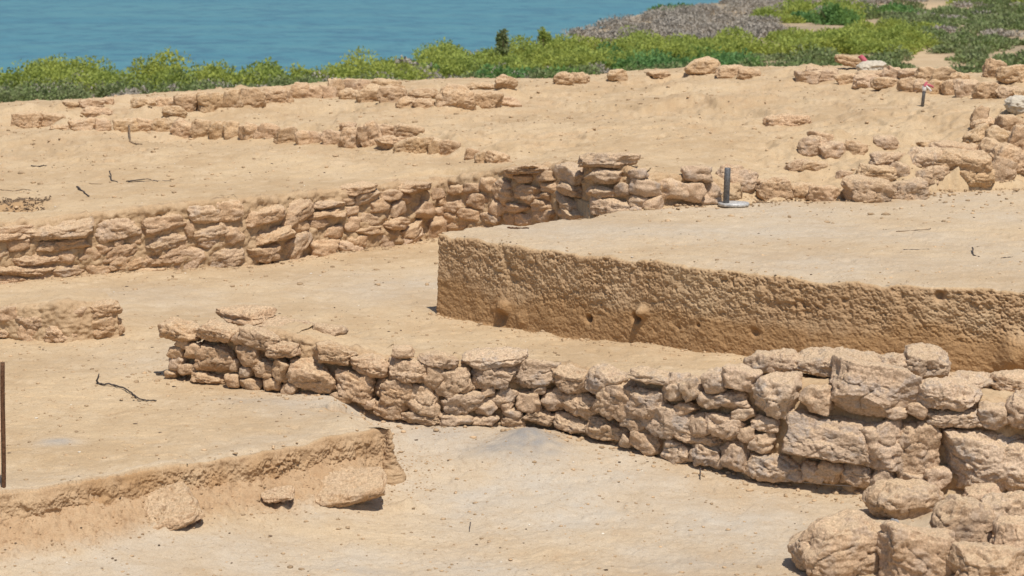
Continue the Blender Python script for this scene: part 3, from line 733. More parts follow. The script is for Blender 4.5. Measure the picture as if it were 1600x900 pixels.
S2 += Z(533, 250, 3, [(0, 108, 152, 155, -3), (218, 94, 402, 152, 2), (40, 145, 172, 204, -14), (166, 132, 272, 192, 2), (108, 178, 214, 254, 0), (202, 188, 284, 264, -25), (0, 212, 78, 268, -5), (258, 148, 322, 204, 15), (306, 188, 420, 284, 5), (398, 118, 472, 192, -6),
    (412, 162, 520, 218, -5), (508, 108, 592, 168), (586, 104, 664, 164), (488, 188, 594, 244, -10), (586, 148, 714, 228, 0), (648, 78, 744, 154, 0), (0, 258, 84, 334), (76, 248, 172, 304, 5), (38, 298, 174, 348, -2), (162, 264, 300, 330, 5), (226, 288, 374, 364, -12),
    (0, 342, 134, 428, -4), (126, 338, 236, 424, 0), (238, 328, 374, 404, -14), (366, 256, 484, 374, 0), (478, 238, 574, 308, -10), (556, 222, 664, 288, 0), (652, 238, 774, 302, 8), (508, 282, 614, 334, -8), (706, 168, 794, 274, 35), (738, 88, 832, 144, 8),
    (766, 38, 848, 84, 5), (826, 58, 934, 108, 0), (926, 48, 1034, 108, -6), (722, 114, 842, 204, 15), (828, 108, 962, 184, 0), (946, 98, 1034, 152, 0), (854, 148, 944, 214, 0), (924, 148, 1024, 194, -8), (786, 202, 904, 248, 0), (896, 178, 1024, 244, -12),
    (776, 242, 844, 314, 0), (826, 238, 924, 314, -3), (922, 224, 1034, 298, -6), (600, 300, 720, 350, -5), (800, 20, 1020, 60, -6), (420, 210, 500, 262, 0), (0, 168, 60, 214, 0)])
w2 = thing('stone_wall', 'retaining wall of many thin tan courses holding up the plateau, behind the low floor', 'stone wall', b2[3])
S2 = sorted(S2, key=lambda t: -t[2] * t[3])
sm = S2[80]
wall_stones(w2, S2, b2, [ST_TAN, ST_TAN, ST_WALL], grow=.99, kmul=.40, maxdep=.24, rough=.9, p=(3.5, 6.0), small=sm[2] * sm[3])
core(w2, b2, [(-400, 350), (0, 345), (100, 335), (300, 312), (400, 305), (560, 290), (700, 275), (790, 258), (880, 248)], n=600, setback=.012, thick=.4, drop=.012)

# ------------------------------------------------------------------ return of that wall: rough grey-tan rubble behind the baulk
b2b = [(.38, 16.88, .3), (.60, 16.25, .44), tuple(W(1000, 325, .47)), tuple(W(1120, 318, .46)), tuple(W(1160, 316, .46))]
S3 = Z(533, 250, 3, [(1022, 96, 1162, 164, 8), (1026, 20, 1164, 104, 5), (1020, 152, 1152, 218, 20), (1034, 200, 1114, 244, 5), (1040, 220, 1182, 300, 5), (1110, -32, 1370, 40, -4), (1158, 38, 1334, 114, 0), (1166, 168, 1414, 264, 5), (1158, 112, 1300, 184, 3),
    (1354, 78, 1484, 172, 10), (1358, 164, 1424, 222, 0), (1398, 168, 1504, 254, 0), (1478, 88, 1606, 194, 6), (1190, 250, 1304, 294, -4), (1350, 40, 1440, 90, -12), (1290, 100, 1370, 170, 0), (1320, 210, 1420, 260, -3)])
S3 += Z(1066, 250, 3, [(0, 28, 134, 102, 5), (-20, 92, 84, 206, 0), (76, 100, 170, 200, 0), (60, 150, 180, 210, 0)])
w2b = thing('stone_wall', 'ragged return of grey and tan rubble left of the upright steel peg', 'stone wall', b2b[1])
wall_stones(w2b, S3, b2b, [ST_GREY, ST_WALL, ST_WALL], grow=1.04, kmul=.36, maxdep=.15)
core(w2b, b2b, [(870, 252), (925, 243), (1000, 262), (1120, 272), (1170, 285)], n=240, setback=.04, thick=.4, drop=.03, backvec=(.12, .38))

# ------------------------------------------------------------------ stones that lie on the ground: their foot is looked up on the terrain
def ground_stones(rows, mats, parent=None, name='stone', embed=.22, labels=None, cat='stone', group=None, deep=.75, kmul=.42, kmax=60, p=(2.6, 3.8), rough=1.0, zadd=0., lump=1.0, wide=1.02):
    G = hit([(r[0], r[1] + r[3] / 2 - 1) for r in rows]); out = []
    for i, r in enumerate(rows):
        SEED[0] += 1; rs = np.random.RandomState(SEED[0])
        m = G[i][1] / F; ex = r[2] * m / 2 * wide; ez = r[3] * m / 2 * 1.02
        ey = float(np.clip(ex * deep, ez * .8, .5))
        ez_full = ez / (1 - embed * .5)
        c = np.array([G[i][0], G[i][1] + ey * .75, G[i][2] + ez - (ez_full - ez) - ey * .10 + zadd])
        V, fa = stone(ex, ey, ez_full, SEED[0], int(np.clip(max(r[2], r[3]) * kmul, 9, kmax)), rs.uniform(*p), rough, lump=lump)
        mt = mats[rs.randint(len(mats))]
        e = np.array(parent.location) if parent is not None else np.zeros(3)
        o = obj(name, V, fa, mt, parent, tuple(c - e), basis((1, 0), R(r[4]), rs.uniform(-.3, .3), rs.uniform(-.08, .08)))
        if labels: tag(o, labels[i], cat, group)
        out.append(o)
    return out

def ground_wall(name, label, rows, mats, **k):
    g = hit([(np.mean([r[0] for r in rows]), np.mean([r[1] + r[3] / 2 for r in rows]))])[0]
    t = thing(name, label, 'stone wall', tuple(g)); ground_stones(rows, mats, t, **k); return t

ground_wall('stone_wall', 'line of half buried ochre stones bordering the shrubs along the plateau rim', Z(0, 0, 3, [(45, 530, 175, 602), (176, 528, 285, 592), (288, 474, 372, 508), (378, 466, 472, 505), (468, 458, 525, 490), (395, 500, 512, 545, 8), (615, 460, 720, 500, 0),
    (700, 455, 815, 502, -4), (768, 500, 865, 545, 8), (818, 436, 955, 525, 5), (940, 432, 1070, 522, -4), (1050, 420, 1130, 505), (1110, 415, 1230, 495, -3), (1215, 408, 1355, 482, -3), (1358, 392, 1440, 465, 8), (1425, 395, 1505, 460, 12), (1500, 400, 1572, 460), (1532, 372, 1605, 455)]) +
    Z(533, 0, 3, [(0, 376, 64, 432), (58, 376, 142, 435), (138, 372, 265, 425, 4), (0, 418, 84, 468), (80, 400, 200, 478), (180, 405, 295, 482, 6), (208, 398, 292, 440), (318, 418, 465, 470, 3), (268, 458, 350, 502), (340, 462, 432, 502), (458, 398, 612, 506, 0), (598, 428, 735, 505, 6), (725, 455, 835, 498, 8), (580, 388, 712, 420)]),
    [ST_FAR, ST_FAR, ST_TAN], kmul=.6, embed=.5, wide=1.2, deep=.55, p=(3.2, 5))
ground_wall('stone_wall', 'low broken row of stones with shadowed undersides crossing the middle of the plateau', Z(0, 0, 3, [(240, 585, 335, 612), (332, 556, 430, 612, -3), (410, 558, 505, 618), (538, 556, 640, 622, 0), (630, 560, 728, 618, 3), (718, 555, 805, 620), (805, 555, 905, 642, 8), (890, 560, 995, 645, 4),
    (985, 565, 1060, 652, -10), (1045, 570, 1125, 645), (1128, 578, 1210, 655), (1200, 580, 1296, 650, 6), (1296, 598, 1395, 672), (1385, 615, 1450, 680), (1440, 618, 1515, 672, 3), (1515, 615, 1605, 678)]) +
    Z(533, 0, 3, [(0, 575, 64, 612), (0, 600, 112, 695, 5), (98, 578, 180, 690, -30), (160, 585, 255, 640, 5), (248, 586, 370, 644, 8), (178, 640, 325, 695, 4), (268, 646, 425, 720, -12), (412, 648, 480, 720), (460, 660, 552, 728, 12), (585, 698, 645, 748), (630, 708, 710, 765, 6), (690, 715, 785, 768, 6)]),
    [ST_FAR, ST_TAN], kmul=.6, embed=.46, wide=1.2, deep=.55, p=(3.2, 5))
ground_wall('stone_wall', 'bank of reddish and pale stones along the far rim, behind the taped peg', Z(1066, 0, 3, [(168, 308, 290, 368, 3), (270, 315, 370, 372, 4), (540, 328, 640, 385, 4), (620, 330, 730, 382, 0), (590, 318, 720, 350, 3), (725, 340, 830, 395, 4), (815, 345, 930, 410, 4), (900, 360, 1015, 415, 6), (830, 330, 960, 372), (950, 315, 1040, 372, 8),
    (1028, 322, 1125, 370, -4), (1105, 318, 1200, 382, 0), (1180, 316, 1280, 385, 3), (1018, 368, 1105, 432), (1090, 372, 1185, 436, 4), (1148, 376, 1240, 442), (1225, 372, 1310, 446), (1285, 378, 1395, 448), (1375, 385, 1495, 465, 5), (1480, 400, 1600, 460), (1560, 420, 1680, 470), (1490, 308, 1650, 385, 0), (1260, 345, 1350, 390)]),
    [ST_FAR, ST_FAR, ST_WALL], kmul=.6, embed=.42, wide=1.15, deep=.6, p=(3, 5))
ground_wall('rubble_bank', 'tumbled rounded ledge stones on the slope behind the right end of the baulk', Z(1066, 0, 3, [(900, 708, 1065, 785, 0), (1050, 700, 1290, 815, 4), (1200, 705, 1445, 800, 5), (965, 762, 1065, 838, 4), (1108, 778, 1255, 852, 2), (1278, 788, 1455, 864, 0), (1435, 745, 1562, 852, 14), (830, 778, 995, 850, 2), (775, 838, 1000, 950, 3), (980, 850, 1150, 935, -6),
    (492, 748, 605, 802, 2), (560, 755, 680, 800), (730, 798, 805, 835), (508, 862, 640, 940, 5), (600, 870, 728, 942, 4), (725, 880, 800, 930), (335, 845, 440, 900, 10), (365, 830, 520, 930, 4), (172, 780, 345, 890, 14), (380, 538, 480, 592, 0), (440, 540, 600, 592, 3), (540, 640, 680, 735, 6), (655, 665, 765, 740), (758, 662, 865, 725, 4), (900, 640, 1010, 705, 0),
    (1118, 660, 1245, 700, 0), (600, 620, 720, 680, 5), (1180, 670, 1400, 730, 4)]), [ST_FAR, ST_TAN, ST_WALL], kmul=.5, embed=.45, wide=1.12, deep=.6, p=(3, 5))
ground_wall('rubble_bank', 'steep heap of earthy boulders rising at the right edge above the ledge stones', Z(1066, 0, 3, [(1362, 500, 1445, 595, 5), (1362, 555, 1485, 620, -4), (1470, 540, 1600, 640, 5), (1330, 595, 1470, 690, -20), (1430, 600, 1560, 720, 10), (1520, 590, 1660, 770, 20), (1400, 660, 1520, 760, 20), (1450, 680, 1620, 830, 20), (1560, 700, 1760, 830)]),
    [ST_FAR, ST_TAN], kmul=.5, embed=.15, deep=.9)
# ------------------------------------------------------------------ the stub of wall at the left edge
sb = thing('wall_stub', 'short flat topped stub of crumbling earth and stone at the left edge', 'wall stub', tuple(W(90, 530, 0)))
ST = [tuple(W(-260, 520, 0)), tuple(W(-100, 522, 0)), tuple(W(20, 530, 0)), tuple(W(100, 534, 0)), tuple(W(184, 527, 0)), tuple(W(186, 515, 0)), tuple(W(170, 480, 0))]
wall_stones(sb, Z(0, 440, 3, [(80, 130, 262, 225, 3), (255, 105, 420, 200, -5), (395, 92, 556, 162, -2), (370, 150, 568, 265, 0), (90, 190, 200, 285, 20), (190, 195, 400, 285, 3), (0, 105, 100, 195, 2), (-140, 120, 20, 220), (-100, 200, 90, 270, 3)]), ST, [ST_TAN], grow=1.0, proud=-.012, rough=.8, maxdep=.2)
core(sb, ST[:5], [(-260, 480), (0, 478), (100, 470), (186, 478)], n=220, setback=-.0, thick=.95, drop=.0, amp=.7, backvec=(-.30, .9))

# ------------------------------------------------------------------ boulder heap in the near right corner
ground_stones(Z(1200, 675, 4, [(158, 520, 850, 895, 2), (640, 320, 1110, 545, 0), (690, 560, 1225, 935, 3), (1205, 335, 1500, 470, 0), (1060, 430, 1480, 730, 6), (1290, 370, 1750, 640, 2), (1150, 700, 1680, 960, -6), (1420, 560, 1800, 800, 4)]), [ST_WALL, ST_WALL, ST_TAN], name='boulder', embed=.3, deep=.7, kmul=.30, kmax=70, p=(2.8, 4.2),
    labels=['flat topped pitted boulder lying apart on the floor, lowest and leftmost of the near heap', 'pale rounded boulder at the foot of the wall, above the flat topped pitted one', 'big lumpy boulder in the near heap with the small grey stone against its left side',
            'small pale boulder tucked under the wall at the back of the near heap', 'smooth earthy boulder in the middle of the near heap, touching the rounded one', 'long pale earthy boulder under the wall at the right edge',
            'broad low lump of crumbling earthy rock in the bottom right corner', 'earthy boulder half sunk at the right edge of the near heap'], cat='boulder')
ground_stones([(1395, 846, 30, 28, -35)], [GREYS], name='stone', labels=['small smooth grey stone wedged between two near boulders'], embed=.0, kmul=.6, zadd=.06, rough=.3)

# ------------------------------------------------------------------ lone boulders and slabs
ground_stones(Z(533, 0, 3, [(715, 352, 825, 420), (988, 342, 1092, 400, -3), (1082, 342, 1168, 395, 10), (1250, 322, 1342, 385), (1442, 332, 1542, 370)]) + Z(1066, 0, 3, [(15, 272, 175, 355, 0), (1418, 282, 1518, 366, 10)]), [ST_FAR], name='boulder', embed=.15, kmul=.7,
    labels=['round ochre boulder on the plateau rim below the upright shrub', 'low wide boulder on the plateau rim, touching a smaller one on its right', 'small split boulder on the rim leaning on the low wide one', 'round boulder standing alone on the rim in front of deep green shrubs',
            'low flat stone barely showing on the rim beside the pointed boulder', 'pale pointed boulder on the rim in front of the shrubs', 'tall reddish boulder on the far rim near the right edge'], cat='boulder')
ground_stones(Z(1066, 0, 3, [(818, 284, 962, 352, 0)]), [CHALK], name='boulder', embed=.1, kmul=.7, labels=['whitish rounded boulder marked with pink tape on the far rim'], cat='boulder')
ground_stones(Z(1066, 0, 3, [(712, 288, 838, 330, 14)]), [ST_FAR], name='stone_slab', embed=.0, kmul=.7, p=(4, 5), deep=.5, zadd=.06, labels=['thin tilted slab leaning beside the whitish taped boulder'], cat='slab')
ground_stones([(1592, 167, 44, 24, 0)], [CHALK], name='boulder', embed=.2, kmul=.7, zadd=.02, labels=['white stone perched on the earthy heap at the right edge'], cat='boulder')
def slab(cx, cy, w_, h_, ang, z, dep, label, seed, yaw, pitch):
    c = W(cx, cy, z); m = c[1] / F; c = c + ray(cx, cy) * dep * .36
    V, fa = stone(w_ * m / 2, dep, h_ * m / 2, seed, 48, 5.0, .8, 4, .8)
    tag(obj('stone_slab', V, fa, ST_TAN, None, tuple(c), basis((1, 0), R(ang), yaw, pitch)), label, 'slab')
slab(537, 764, 134, 30, -11, -.20, .17, 'flat pale slab jutting from the foot of the bank above its own shadow', 905, .12, .24)
slab(253, 800, 112, 26, -20, -.165, .17, 'dusty slab half buried in the crumbling bank near the rusty stake', 907, .35, .26)
slab(435, 773, 50, 12, -3, -.18, .06, 'thin flake of stone showing in the bank between two larger slabs', 903, .1, .2)
slab(504, 692, 22, 9, -12, -.03, .03, 'small pale flake stuck in the top edge of the bank', 904, .1, .2)

# ------------------------------------------------------------------ pegs, stake, string
g = W(1137, 319, .47); g[2] = gz(g[0], g[1])
pk = thing('survey_peg', 'upright dull steel peg on a round pale metal base plate', 'survey peg', tuple(g))
m = g[1] / F
def lathe(prof, n=28):
    th = np.arange(n) * 2 * math.pi / n
    V = np.concatenate([np.stack([r * np.cos(th), r * np.sin(th), np.full(n, z)], -1) for r, z in prof])
    fs = [(i * n + j, i * n + (j + 1) % n, (i + 1) * n + (j + 1) % n, (i + 1) * n + j) for i in range(len(prof) - 1) for j in range(n)]
    return V, fs
V, fa = lathe([(.001, .0), (.115, .0), (.12, .004), (.12, .02), (.116, .024), (.03, .027), (.001, .027)]); o = obj('base_plate', V, fa, PALE, pk, (10 * m, .02, .0))
V, fa = lathe([(.001, .0), (.024, .0), (.024, .278), (.021, .284), (.013, .284), (.012, .26), (.001, .26)], 16)
o = obj('rod', V, fa, STEEL, pk, (-3 * m, -.02, .012), (0, R(1.6), 0))
g = hit([(1441, 167)])[0]
p2 = thing('survey_peg', 'thin grey peg with pink and white tape tied at its tip', 'survey peg', tuple(g))
V, fa = lathe([(.001, -.05), (.016, -.05), (.016, .19), (.012, .2), (.001, .2)], 12); obj('rod', V, fa, STEEL, p2, (0, 0, 0), (0, R(5), 0))
def ribbon(pts, wd, off):
    pts = np.asarray(pts, float); V = np.concatenate([pts, pts + np.array(wd)]); V = np.concatenate([V, V + np.array(off)]); k = len(pts)
    fs = []
    for i in range(k - 1):
        fs += [(i, i + 1, k + i + 1, k + i), (2 * k + i, 3 * k + i, 3 * k + i + 1, 2 * k + i + 1), (i, 2 * k + i, 2 * k + i + 1, i + 1), (k + i, k + i + 1, 3 * k + i + 1, 3 * k + i)]
    return V, fs
V, fa = lathe([(.017, .15), (.022, .16), (.022, .19), (.018, .2)], 12); obj('tape_wrap', V, fa, TAPE_W, p2, (.0, 0, .0), (0, R(5), 0))
V, fa = ribbon([(.01, -.02, .18), (.04, -.02, .20), (.07, -.015, .19), (.10, -.01, .175)], (0, -.005, .022), (0, .004, 0)); obj('tape_tail', V, fa, TAPE_R, p2)
V, fa = ribbon([(.0, -.02, .20), (.015, -.02, .23), (.03, -.01, .24)], (.025, 0, 0), (0, .004, 0)); obj('tape_tail', V, fa, TAPE_R, p2)
V, fa = ribbon([(.02, -.02, .19), (.05, -.02, .165), (.07, -.015, .14)], (.012, -.005, .016), (0, .004, 0)); obj('tape_tail', V, fa, TAPE_W, p2)
g = hit([(1347, 113)])[0] 
V, fa = ribbon([(.03, 0, .06), (0, 0, .10), (-.035, 0, .14), (-.06, 0, .16)], (.055, 0, .03), (0, .006, 0)); tag(obj('marker_tape', V, fa, TAPE_R, None, tuple(g + np.array([.0, .0, .02]))), 'scrap of pink tape sticking up on the whitish boulder at the far rim', 'tape')
a = W(4, 832, -.2); b_ = np.array([a[0] + 10.5 * a[1] / F, a[1] + .02, a[2] + 273 / F * a[1] * 1.02])
pts = [a + (b_ - a) * t + np.array([.004 * math.sin(t * 5), 0, 0]) for t in np.linspace(-.12, 1, 14)]
tag(tube_obj('iron_stake', pts, .0105, RUST, n=10, loc=tuple(a)), 'thin rusty iron stake standing upright at the left edge', 'stake')
a, b_ = hit([(1158, 744)])[0], hit([(1356, 766)])[0]
pts = [a + (b_ - a) * t + np.array([0, -.03, .025 - .012 * math.sin(t * math.pi)]) for t in np.linspace(0, 1, 12)]
tag(tube_obj('guide_string', pts, .0028, STRING, n=6, loc=tuple(a)), 'taut pale string running along the foot of the near wall', 'string')

# ------------------------------------------------------------------ twigs on the sand
def twig(pix, r0, label, mat=TWIG, lift=None, name='twig'):
    G = hit(pix); 
    if lift:
        for i, l in enumerate(lift): G[i][2] += l
    r0 = r0 * .75; G[:, 2] += r0 * .8
    s = np.linspace(0, len(G) - 1, len(G) * 4); P = np.stack([np.interp(s, np.arange(len(G)), G[:, k]) for k in range(3)], -1)
    rs = np.random.RandomState(int(pix[0][0])); P += rs.normal(size=P.shape) * r0 * .35
    tag(tube_obj(name, P, np.linspace(r0, r0 * .55, len(P)), mat, loc=tuple(G[0])), label, 'twig')
twig([(153, 600), (160, 603), (178, 603), (192, 609), (205, 615), (216, 625), (228, 628), (244, 628)], .0075, 'wavy black branch with an upturned end lying on the near sandy floor', lift=(.0, .004, .004, .006, .004, .006, .003, .004))
g = hit([(153, 600)])[0]
bo2 = bpy.data.objects.get('twig')
tube_obj('branch_tip', [g - np.array(bo2.location) + np.array(q) for q in ((0, 0, .004), (-.006, 0, .02), (.004, 0, .04), (.008, 0, .06))], (.007, .006, .005, .003), TWIG, bo2)
twig([(208, 626), (218, 628), (232, 625)], .004, 'thin side shoot lying against the wavy black branch')
twig([(120, 293), (128, 299), (140, 308)], .011, 'short thick dark stick slanting on the plateau')
twig([(49, 260), (60, 261), (70, 259), (82, 262)], .008, 'small bent twig alone on the plateau beyond the slanting stick')
twig([(126, 284), (140, 287), (158, 288)], .004, 'hair thin pale twig behind the slanting stick', TWIG2)
twig([(171, 275), (175, 283), (184, 285)], .008, 'forked dark twig with one end raised beside long thin twigs', lift=(.035, .0, .0))
twig([(197, 284), (206, 283), (222, 281), (232, 280), (246, 284)], .006, 'long thin dark twig right of the forked one')
twig([(200, 285), (225, 284), (245, 283), (268, 283)], .005, 'straight thin twig crossing the long dark one')
twig([(0, 297), (20, 299), (38, 296), (60, 300)], .005, 'thin curved root lying beyond the root filled pit', TWIG2)
twig([(1412, 391), (1430, 391), (1452, 390)], .006, 'straight brown twig on the baulk top')
twig([(1400, 362), (1425, 361), (1455, 358)], .005, 'faint thin twig on the baulk top, beyond the straight one', TWIG2)
twig([(1519, 392), (1521, 400), (1530, 402)], .007, 'small bent dark twig on the baulk top toward the right edge', lift=(.02, 0, 0))
twig([(1564, 404), (1575, 403), (1582, 402)], .005, 'short twig right of the bent one on the baulk top')
twig([(1176, 317), (1190, 316), (1208, 318)], .005, 'reddish stick beside the metal base plate', RUST)
twig([(202, 207), (203, 222), (212, 226), (222, 226)], .012, 'upright dry stem in front of the broken row of stones', TWIG2, lift=(.06, 0, 0, 0))
twig([(793, 357), (808, 358), (826, 358)], .010, 'flat reddish stick at the back corner of the baulk', RUST)
twig([(735, 824), (733, 831)], .004, 'tiny dark stick on the lowest floor', lift=(.02, 0))
twig([(1095, 742), (1094, 750)], .006, 'tiny dark stub poking from the floor before the near wall', lift=(.03, 0))
# roots in the pit
rs = np.random.RandomState(5); c = W(25, 322, .40); Vs, Fs, off = [], [], 0
for k in range(260):
    p0 = c + np.array([rs.uniform(-.26, .24), rs.uniform(-.17, .2), 0]); p0[2] = gz(p0[0], p0[1]); dd = rs.normal(size=3) * .026; dd[2] = abs(dd[2]) * .35
    V, fs = tube([p0, p0 + dd * .6 + rs.normal(size=3) * .008, p0 + dd], rs.uniform(.0025, .005), 5)
    Vs.append(V); Fs.append(np.array([f for f in fs]) + off); off += len(V)
FF = np.concatenate(Fs)
me = bpy.data.meshes.new('root_tangle'); VV = np.concatenate(Vs) - c
me.from_pydata(VV.tolist(), [], [tuple(f[:3]) if f[0] == f[3] else tuple(f) for f in FF.tolist()]); me.update(); me.materials.append(TWIG2)
o = bpy.data.objects.new('root_tangle', me); o.location = c; COL.objects.link(o); tag(o, 'dark tangle of dry roots filling a shallow pit at the left edge', 'roots', kind='stuff')

# ------------------------------------------------------------------ crumbs and grit on the soil (uncountable)
def crumbs(name, num, box, size, mat, seed, flat=.6, where=None):
    rs = np.random.RandomState(seed); d, fa = cubesphere(2); nv = len(d)
    az = rs.uniform(box[0], box[1], num); y = np.sqrt(rs.uniform(box[2] ** 2, box[3] ** 2, num)); x = y * (az - 800) / F
    z = terrain(x, y)
    keep = np.ones(num, bool)
    if where is not None: keep = where(x, y, rs)
    x, y, z = x[keep], y[keep], z[keep]; num = len(x)
    sz = size[0] * (size[1] / size[0]) ** (rs.rand(num) ** 2.2)
    V = d[None] * (1 + rs.uniform(-.35, .35, (num, nv, 1))) * sz[:, None, None] * np.stack([rs.uniform(.7, 1.5, num), rs.uniform(.7, 1.3, num), np.full(num, flat)], -1)[:, None]
    V = V + np.stack([x, y, z + sz * .15], -1)[:, None]
    o = obj(name, V.reshape(-1, 3), (fa[None] + (np.arange(num) * nv)[:, None, None]).reshape(-1, 4), mat)
    tag(o, None, None, kind='stuff'); return o
CR1 = plain('soil_crumb', (.43, .30, .18), .95, .35, 9); CR4 = plain('bank_lump', (.37, .245, .14), .95, .35, 9); CR2 = plain('dark_crumb', (.13, .09, .06), .95, .5, 9); CR3 = plain('shell_chip', (.68, .62, .52), .9, .15, 9)
tag(crumbs('soil_crumbs', 5500, (-150, 1750, 8.8, 14), (.0018, .011), CR1, 1), 'scattered tan crumbs of soil on the sandy floors', 'soil crumbs')
tag(crumbs('soil_grit', 6000, (-150, 1750, 15, 29), (.004, .022), CR1, 2), 'scattered tan grit on the plateau surface', 'grit')
def clump(x, y, rs): return (pn2(x * .9 + 3, y * .9) + rs.uniform(-.5, .5, len(x))) > .12
tag(crumbs('dark_debris', 7500, (-150, 1750, 8.8, 25), (.0015, .0085), CR2, 3, .5, clump), 'scattered dark specks of dry plant debris on the sand', 'debris')
tag(crumbs('shell_chips', 500, (-150, 1750, 9, 20), (.002, .008), CR3, 4, .4), 'scattered tiny white shell chips on the sand', 'shell chips')
bank = lambda x, y, rs: (segdist(x, y, BLK) < rs.uniform(.03, .42, len(x))) & inside(x, y, Q)
tag(crumbs('bank_crumbs', 9000, (-150, 690, 9.0, 11.2), (.0015, .0065), CR4, 6, .8, bank), 'loose soil lumps fallen along the foot of the near bank', 'soil lumps')
wfoot = lambda x, y, rs: (np.minimum(np.minimum(segdist(x, y, W3P), segdist(x, y, W2P)), segdist(x, y, BKP[3:])) < .03 + .22 * rs.rand(len(x)) ** 2)
tag(crumbs('wall_crumbs', 60000, (-150, 1750, 10, 18.5), (.003, .017), CR1, 9, .7, wfoot), 'small crumbs of soil and stone fallen along the feet of the walls', 'soil lumps')
foot = lambda x, y, rs: (segdist(x, y, FRP) < .22 * rs.rand(len(x)) ** 2 + .02) & ~inside(x, y, BAULK)
tag(crumbs('baulk_crumbs', 9000, (640, 1750, 11, 14.5), (.003, .014), CR1, 8, .8, foot), 'fine soil crumbs fallen along the foot of the baulk', 'soil lumps')

# ------------------------------------------------------------------ scrub by the shore
def bush(rs, c, r, h, nleaf, lf, lumps=7, up=.4):
    """leaf-sized faces spread through several lumps of a bush"""
    cl = rs.normal(size=(lumps, 3)); cl /= np.linalg.norm(cl, axis=1)[:, None]; cl[:, 2] = np.abs(cl[:, 2])
    cl = cl * np.array([r * .62, r * .62, h * .58]) * rs.uniform(.45, 1.1, (lumps, 1))
    k = rs.randint(lumps, size=nleaf); dr = rs.normal(size=(nleaf, 3)); dr /= np.linalg.norm(dr, axis=1)[:, None]
    rad = rs.uniform(.45, 1.05, nleaf) ** .6
    P = cl[k] + dr * rad[:, None] * np.array([r * .5, r * .5, h * .42]) * (1 + .25 * np.clip(rs.normal(size=(lumps, 1)), -1.2, .8))[k]
    P[:, 2] = np.abs(P[:, 2])
    a = rs.normal(size=(nleaf, 3)); a[:, 2] += up; a += dr * .7; a /= np.linalg.norm(a, axis=1)[:, None]
    b = np.cross(a, rs.normal(size=(nleaf, 3))); b /= np.linalg.norm(b, axis=1)[:, None]
    L = lf * rs.uniform(.6, 1.4, (nleaf, 1))
    q = np.stack([P - a * L * .2, P + b * L * .32 + a * L * .4, P + a * L, P - b * L * .32 + a * L * .4], 1)
    return (q + c).reshape(-1, 3)
BARE = [(1464, 78, 20, 6), (1444, 88, 14, 6), (1430, 98, 12, 6), (1440, 9, 46, 5), (1340, 92, 18, 6), (1570, 62, 22, 6), (1500, 112, 16, 6), (1545, 96, 18, 5), (655, 134, 40, 6)]
def scrub(name, zones, mat, seed, label, cat):
    rs = np.random.RandomState(seed); Vs = []
    for poly, num, r, h, nl, lf in zones:
        us = [p[0] for p in poly]; vs = [p[1] for p in poly]; kk = 0; pts = []
        while kk < num:
            u, v = rs.uniform(min(us), max(us)), rs.uniform(min(vs), max(vs))
            if inside(np.array([u]), np.array([v]), poly)[0] and not any(((u - a) / c_) ** 2 + ((v - b_) / d_) ** 2 < 1 for a, b_, c_, d_ in BARE):
                pts.append((u, v))
            kk += 1
        P = W(np.array([p[0] for p in pts]), np.array([p[1] for p in pts]), -2.5)
        P[:, 2] = terrain(P[:, 0], P[:, 1])
        for p in P: 
            s = rs.uniform(.7, 1.3); Vs.append(bush(rs, p, r * s, h * s * rs.uniform(.8, 1.2), nl, lf))
    V = np.concatenate(Vs); o = obj(name, V, np.arange(len(V)).reshape(-1, 4), mat); return tag(o, label, cat, kind='stuff')
scrub('green_scrub', [([(-200, 136), (660, 128), (660, 148), (-200, 160)], 110, .9, .9, 1500, .095), ([(540, 122), (730, 112), (730, 130), (540, 138)], 30, .9, .85, 1400, .095),
    ([(650, 104), (760, 98), (860, 82), (1000, 78), (1110, 78), (1110, 112), (650, 132)], 100, 1.0, .95, 1500, .10),
    ([(1180, 68), (1300, 50), (1450, 48), (1450, 84), (1180, 92), (1050, 92)], 80, 1.1, .8, 1300, .12),
    ([(1160, 26), (1330, 12), (1330, 36), (1200, 40)], 30, 1.4, 1.0, 1100, .15), ([(1490, -6), (1800, -6), (1800, 9), (1490, 9)], 50, 1.8, .7, 800, .2)], LEAF, 11, 'bright yellow green shrubs massed along the shore', 'shrubs')
scrub('deep_green_scrub', [([(930, 98), (1100, 96), (1090, 118), (940, 118)], 26, 1.0, .8, 900, .12), ([(1200, 30), (1350, 14), (1420, 24), (1250, 44)], 20, 1.4, .9, 800, .17), ([(1100, 100), (1180, 96), (1160, 116), (1100, 116)], 8, .9, .7, 800, .12),
    ([(620, 128), (900, 116), (900, 134), (640, 140)], 18, .8, .6, 700, .11)], LEAF_T, 12, 'deep green shrubs in the hollow behind the pointed boulder', 'shrubs')
scrub('olive_scrub', [([(-200, 158), (640, 146), (640, 158), (-200, 178)], 120, .75, .72, 900, .08), ([(640, 130), (1000, 112), (1100, 112), (1100, 124), (640, 142)], 70, .75, .6, 800, .085), ([(1150, 95), (1420, 92), (1400, 125), (1150, 125)], 55, .8, .5, 600, .11),
    ([(1400, 40), (1800, 25), (1800, 135), (1480, 135), (1490, 90), (1440, 80)], 120, .95, .5, 600, .13), ([(1330, 25), (1360, -8), (1800, -8), (1800, 42), (1400, 48)], 130, 1.4, .6, 600, .16)], LEAF_O, 13, 'low olive scrub growing patchily on the sand beyond the rim', 'shrubs')
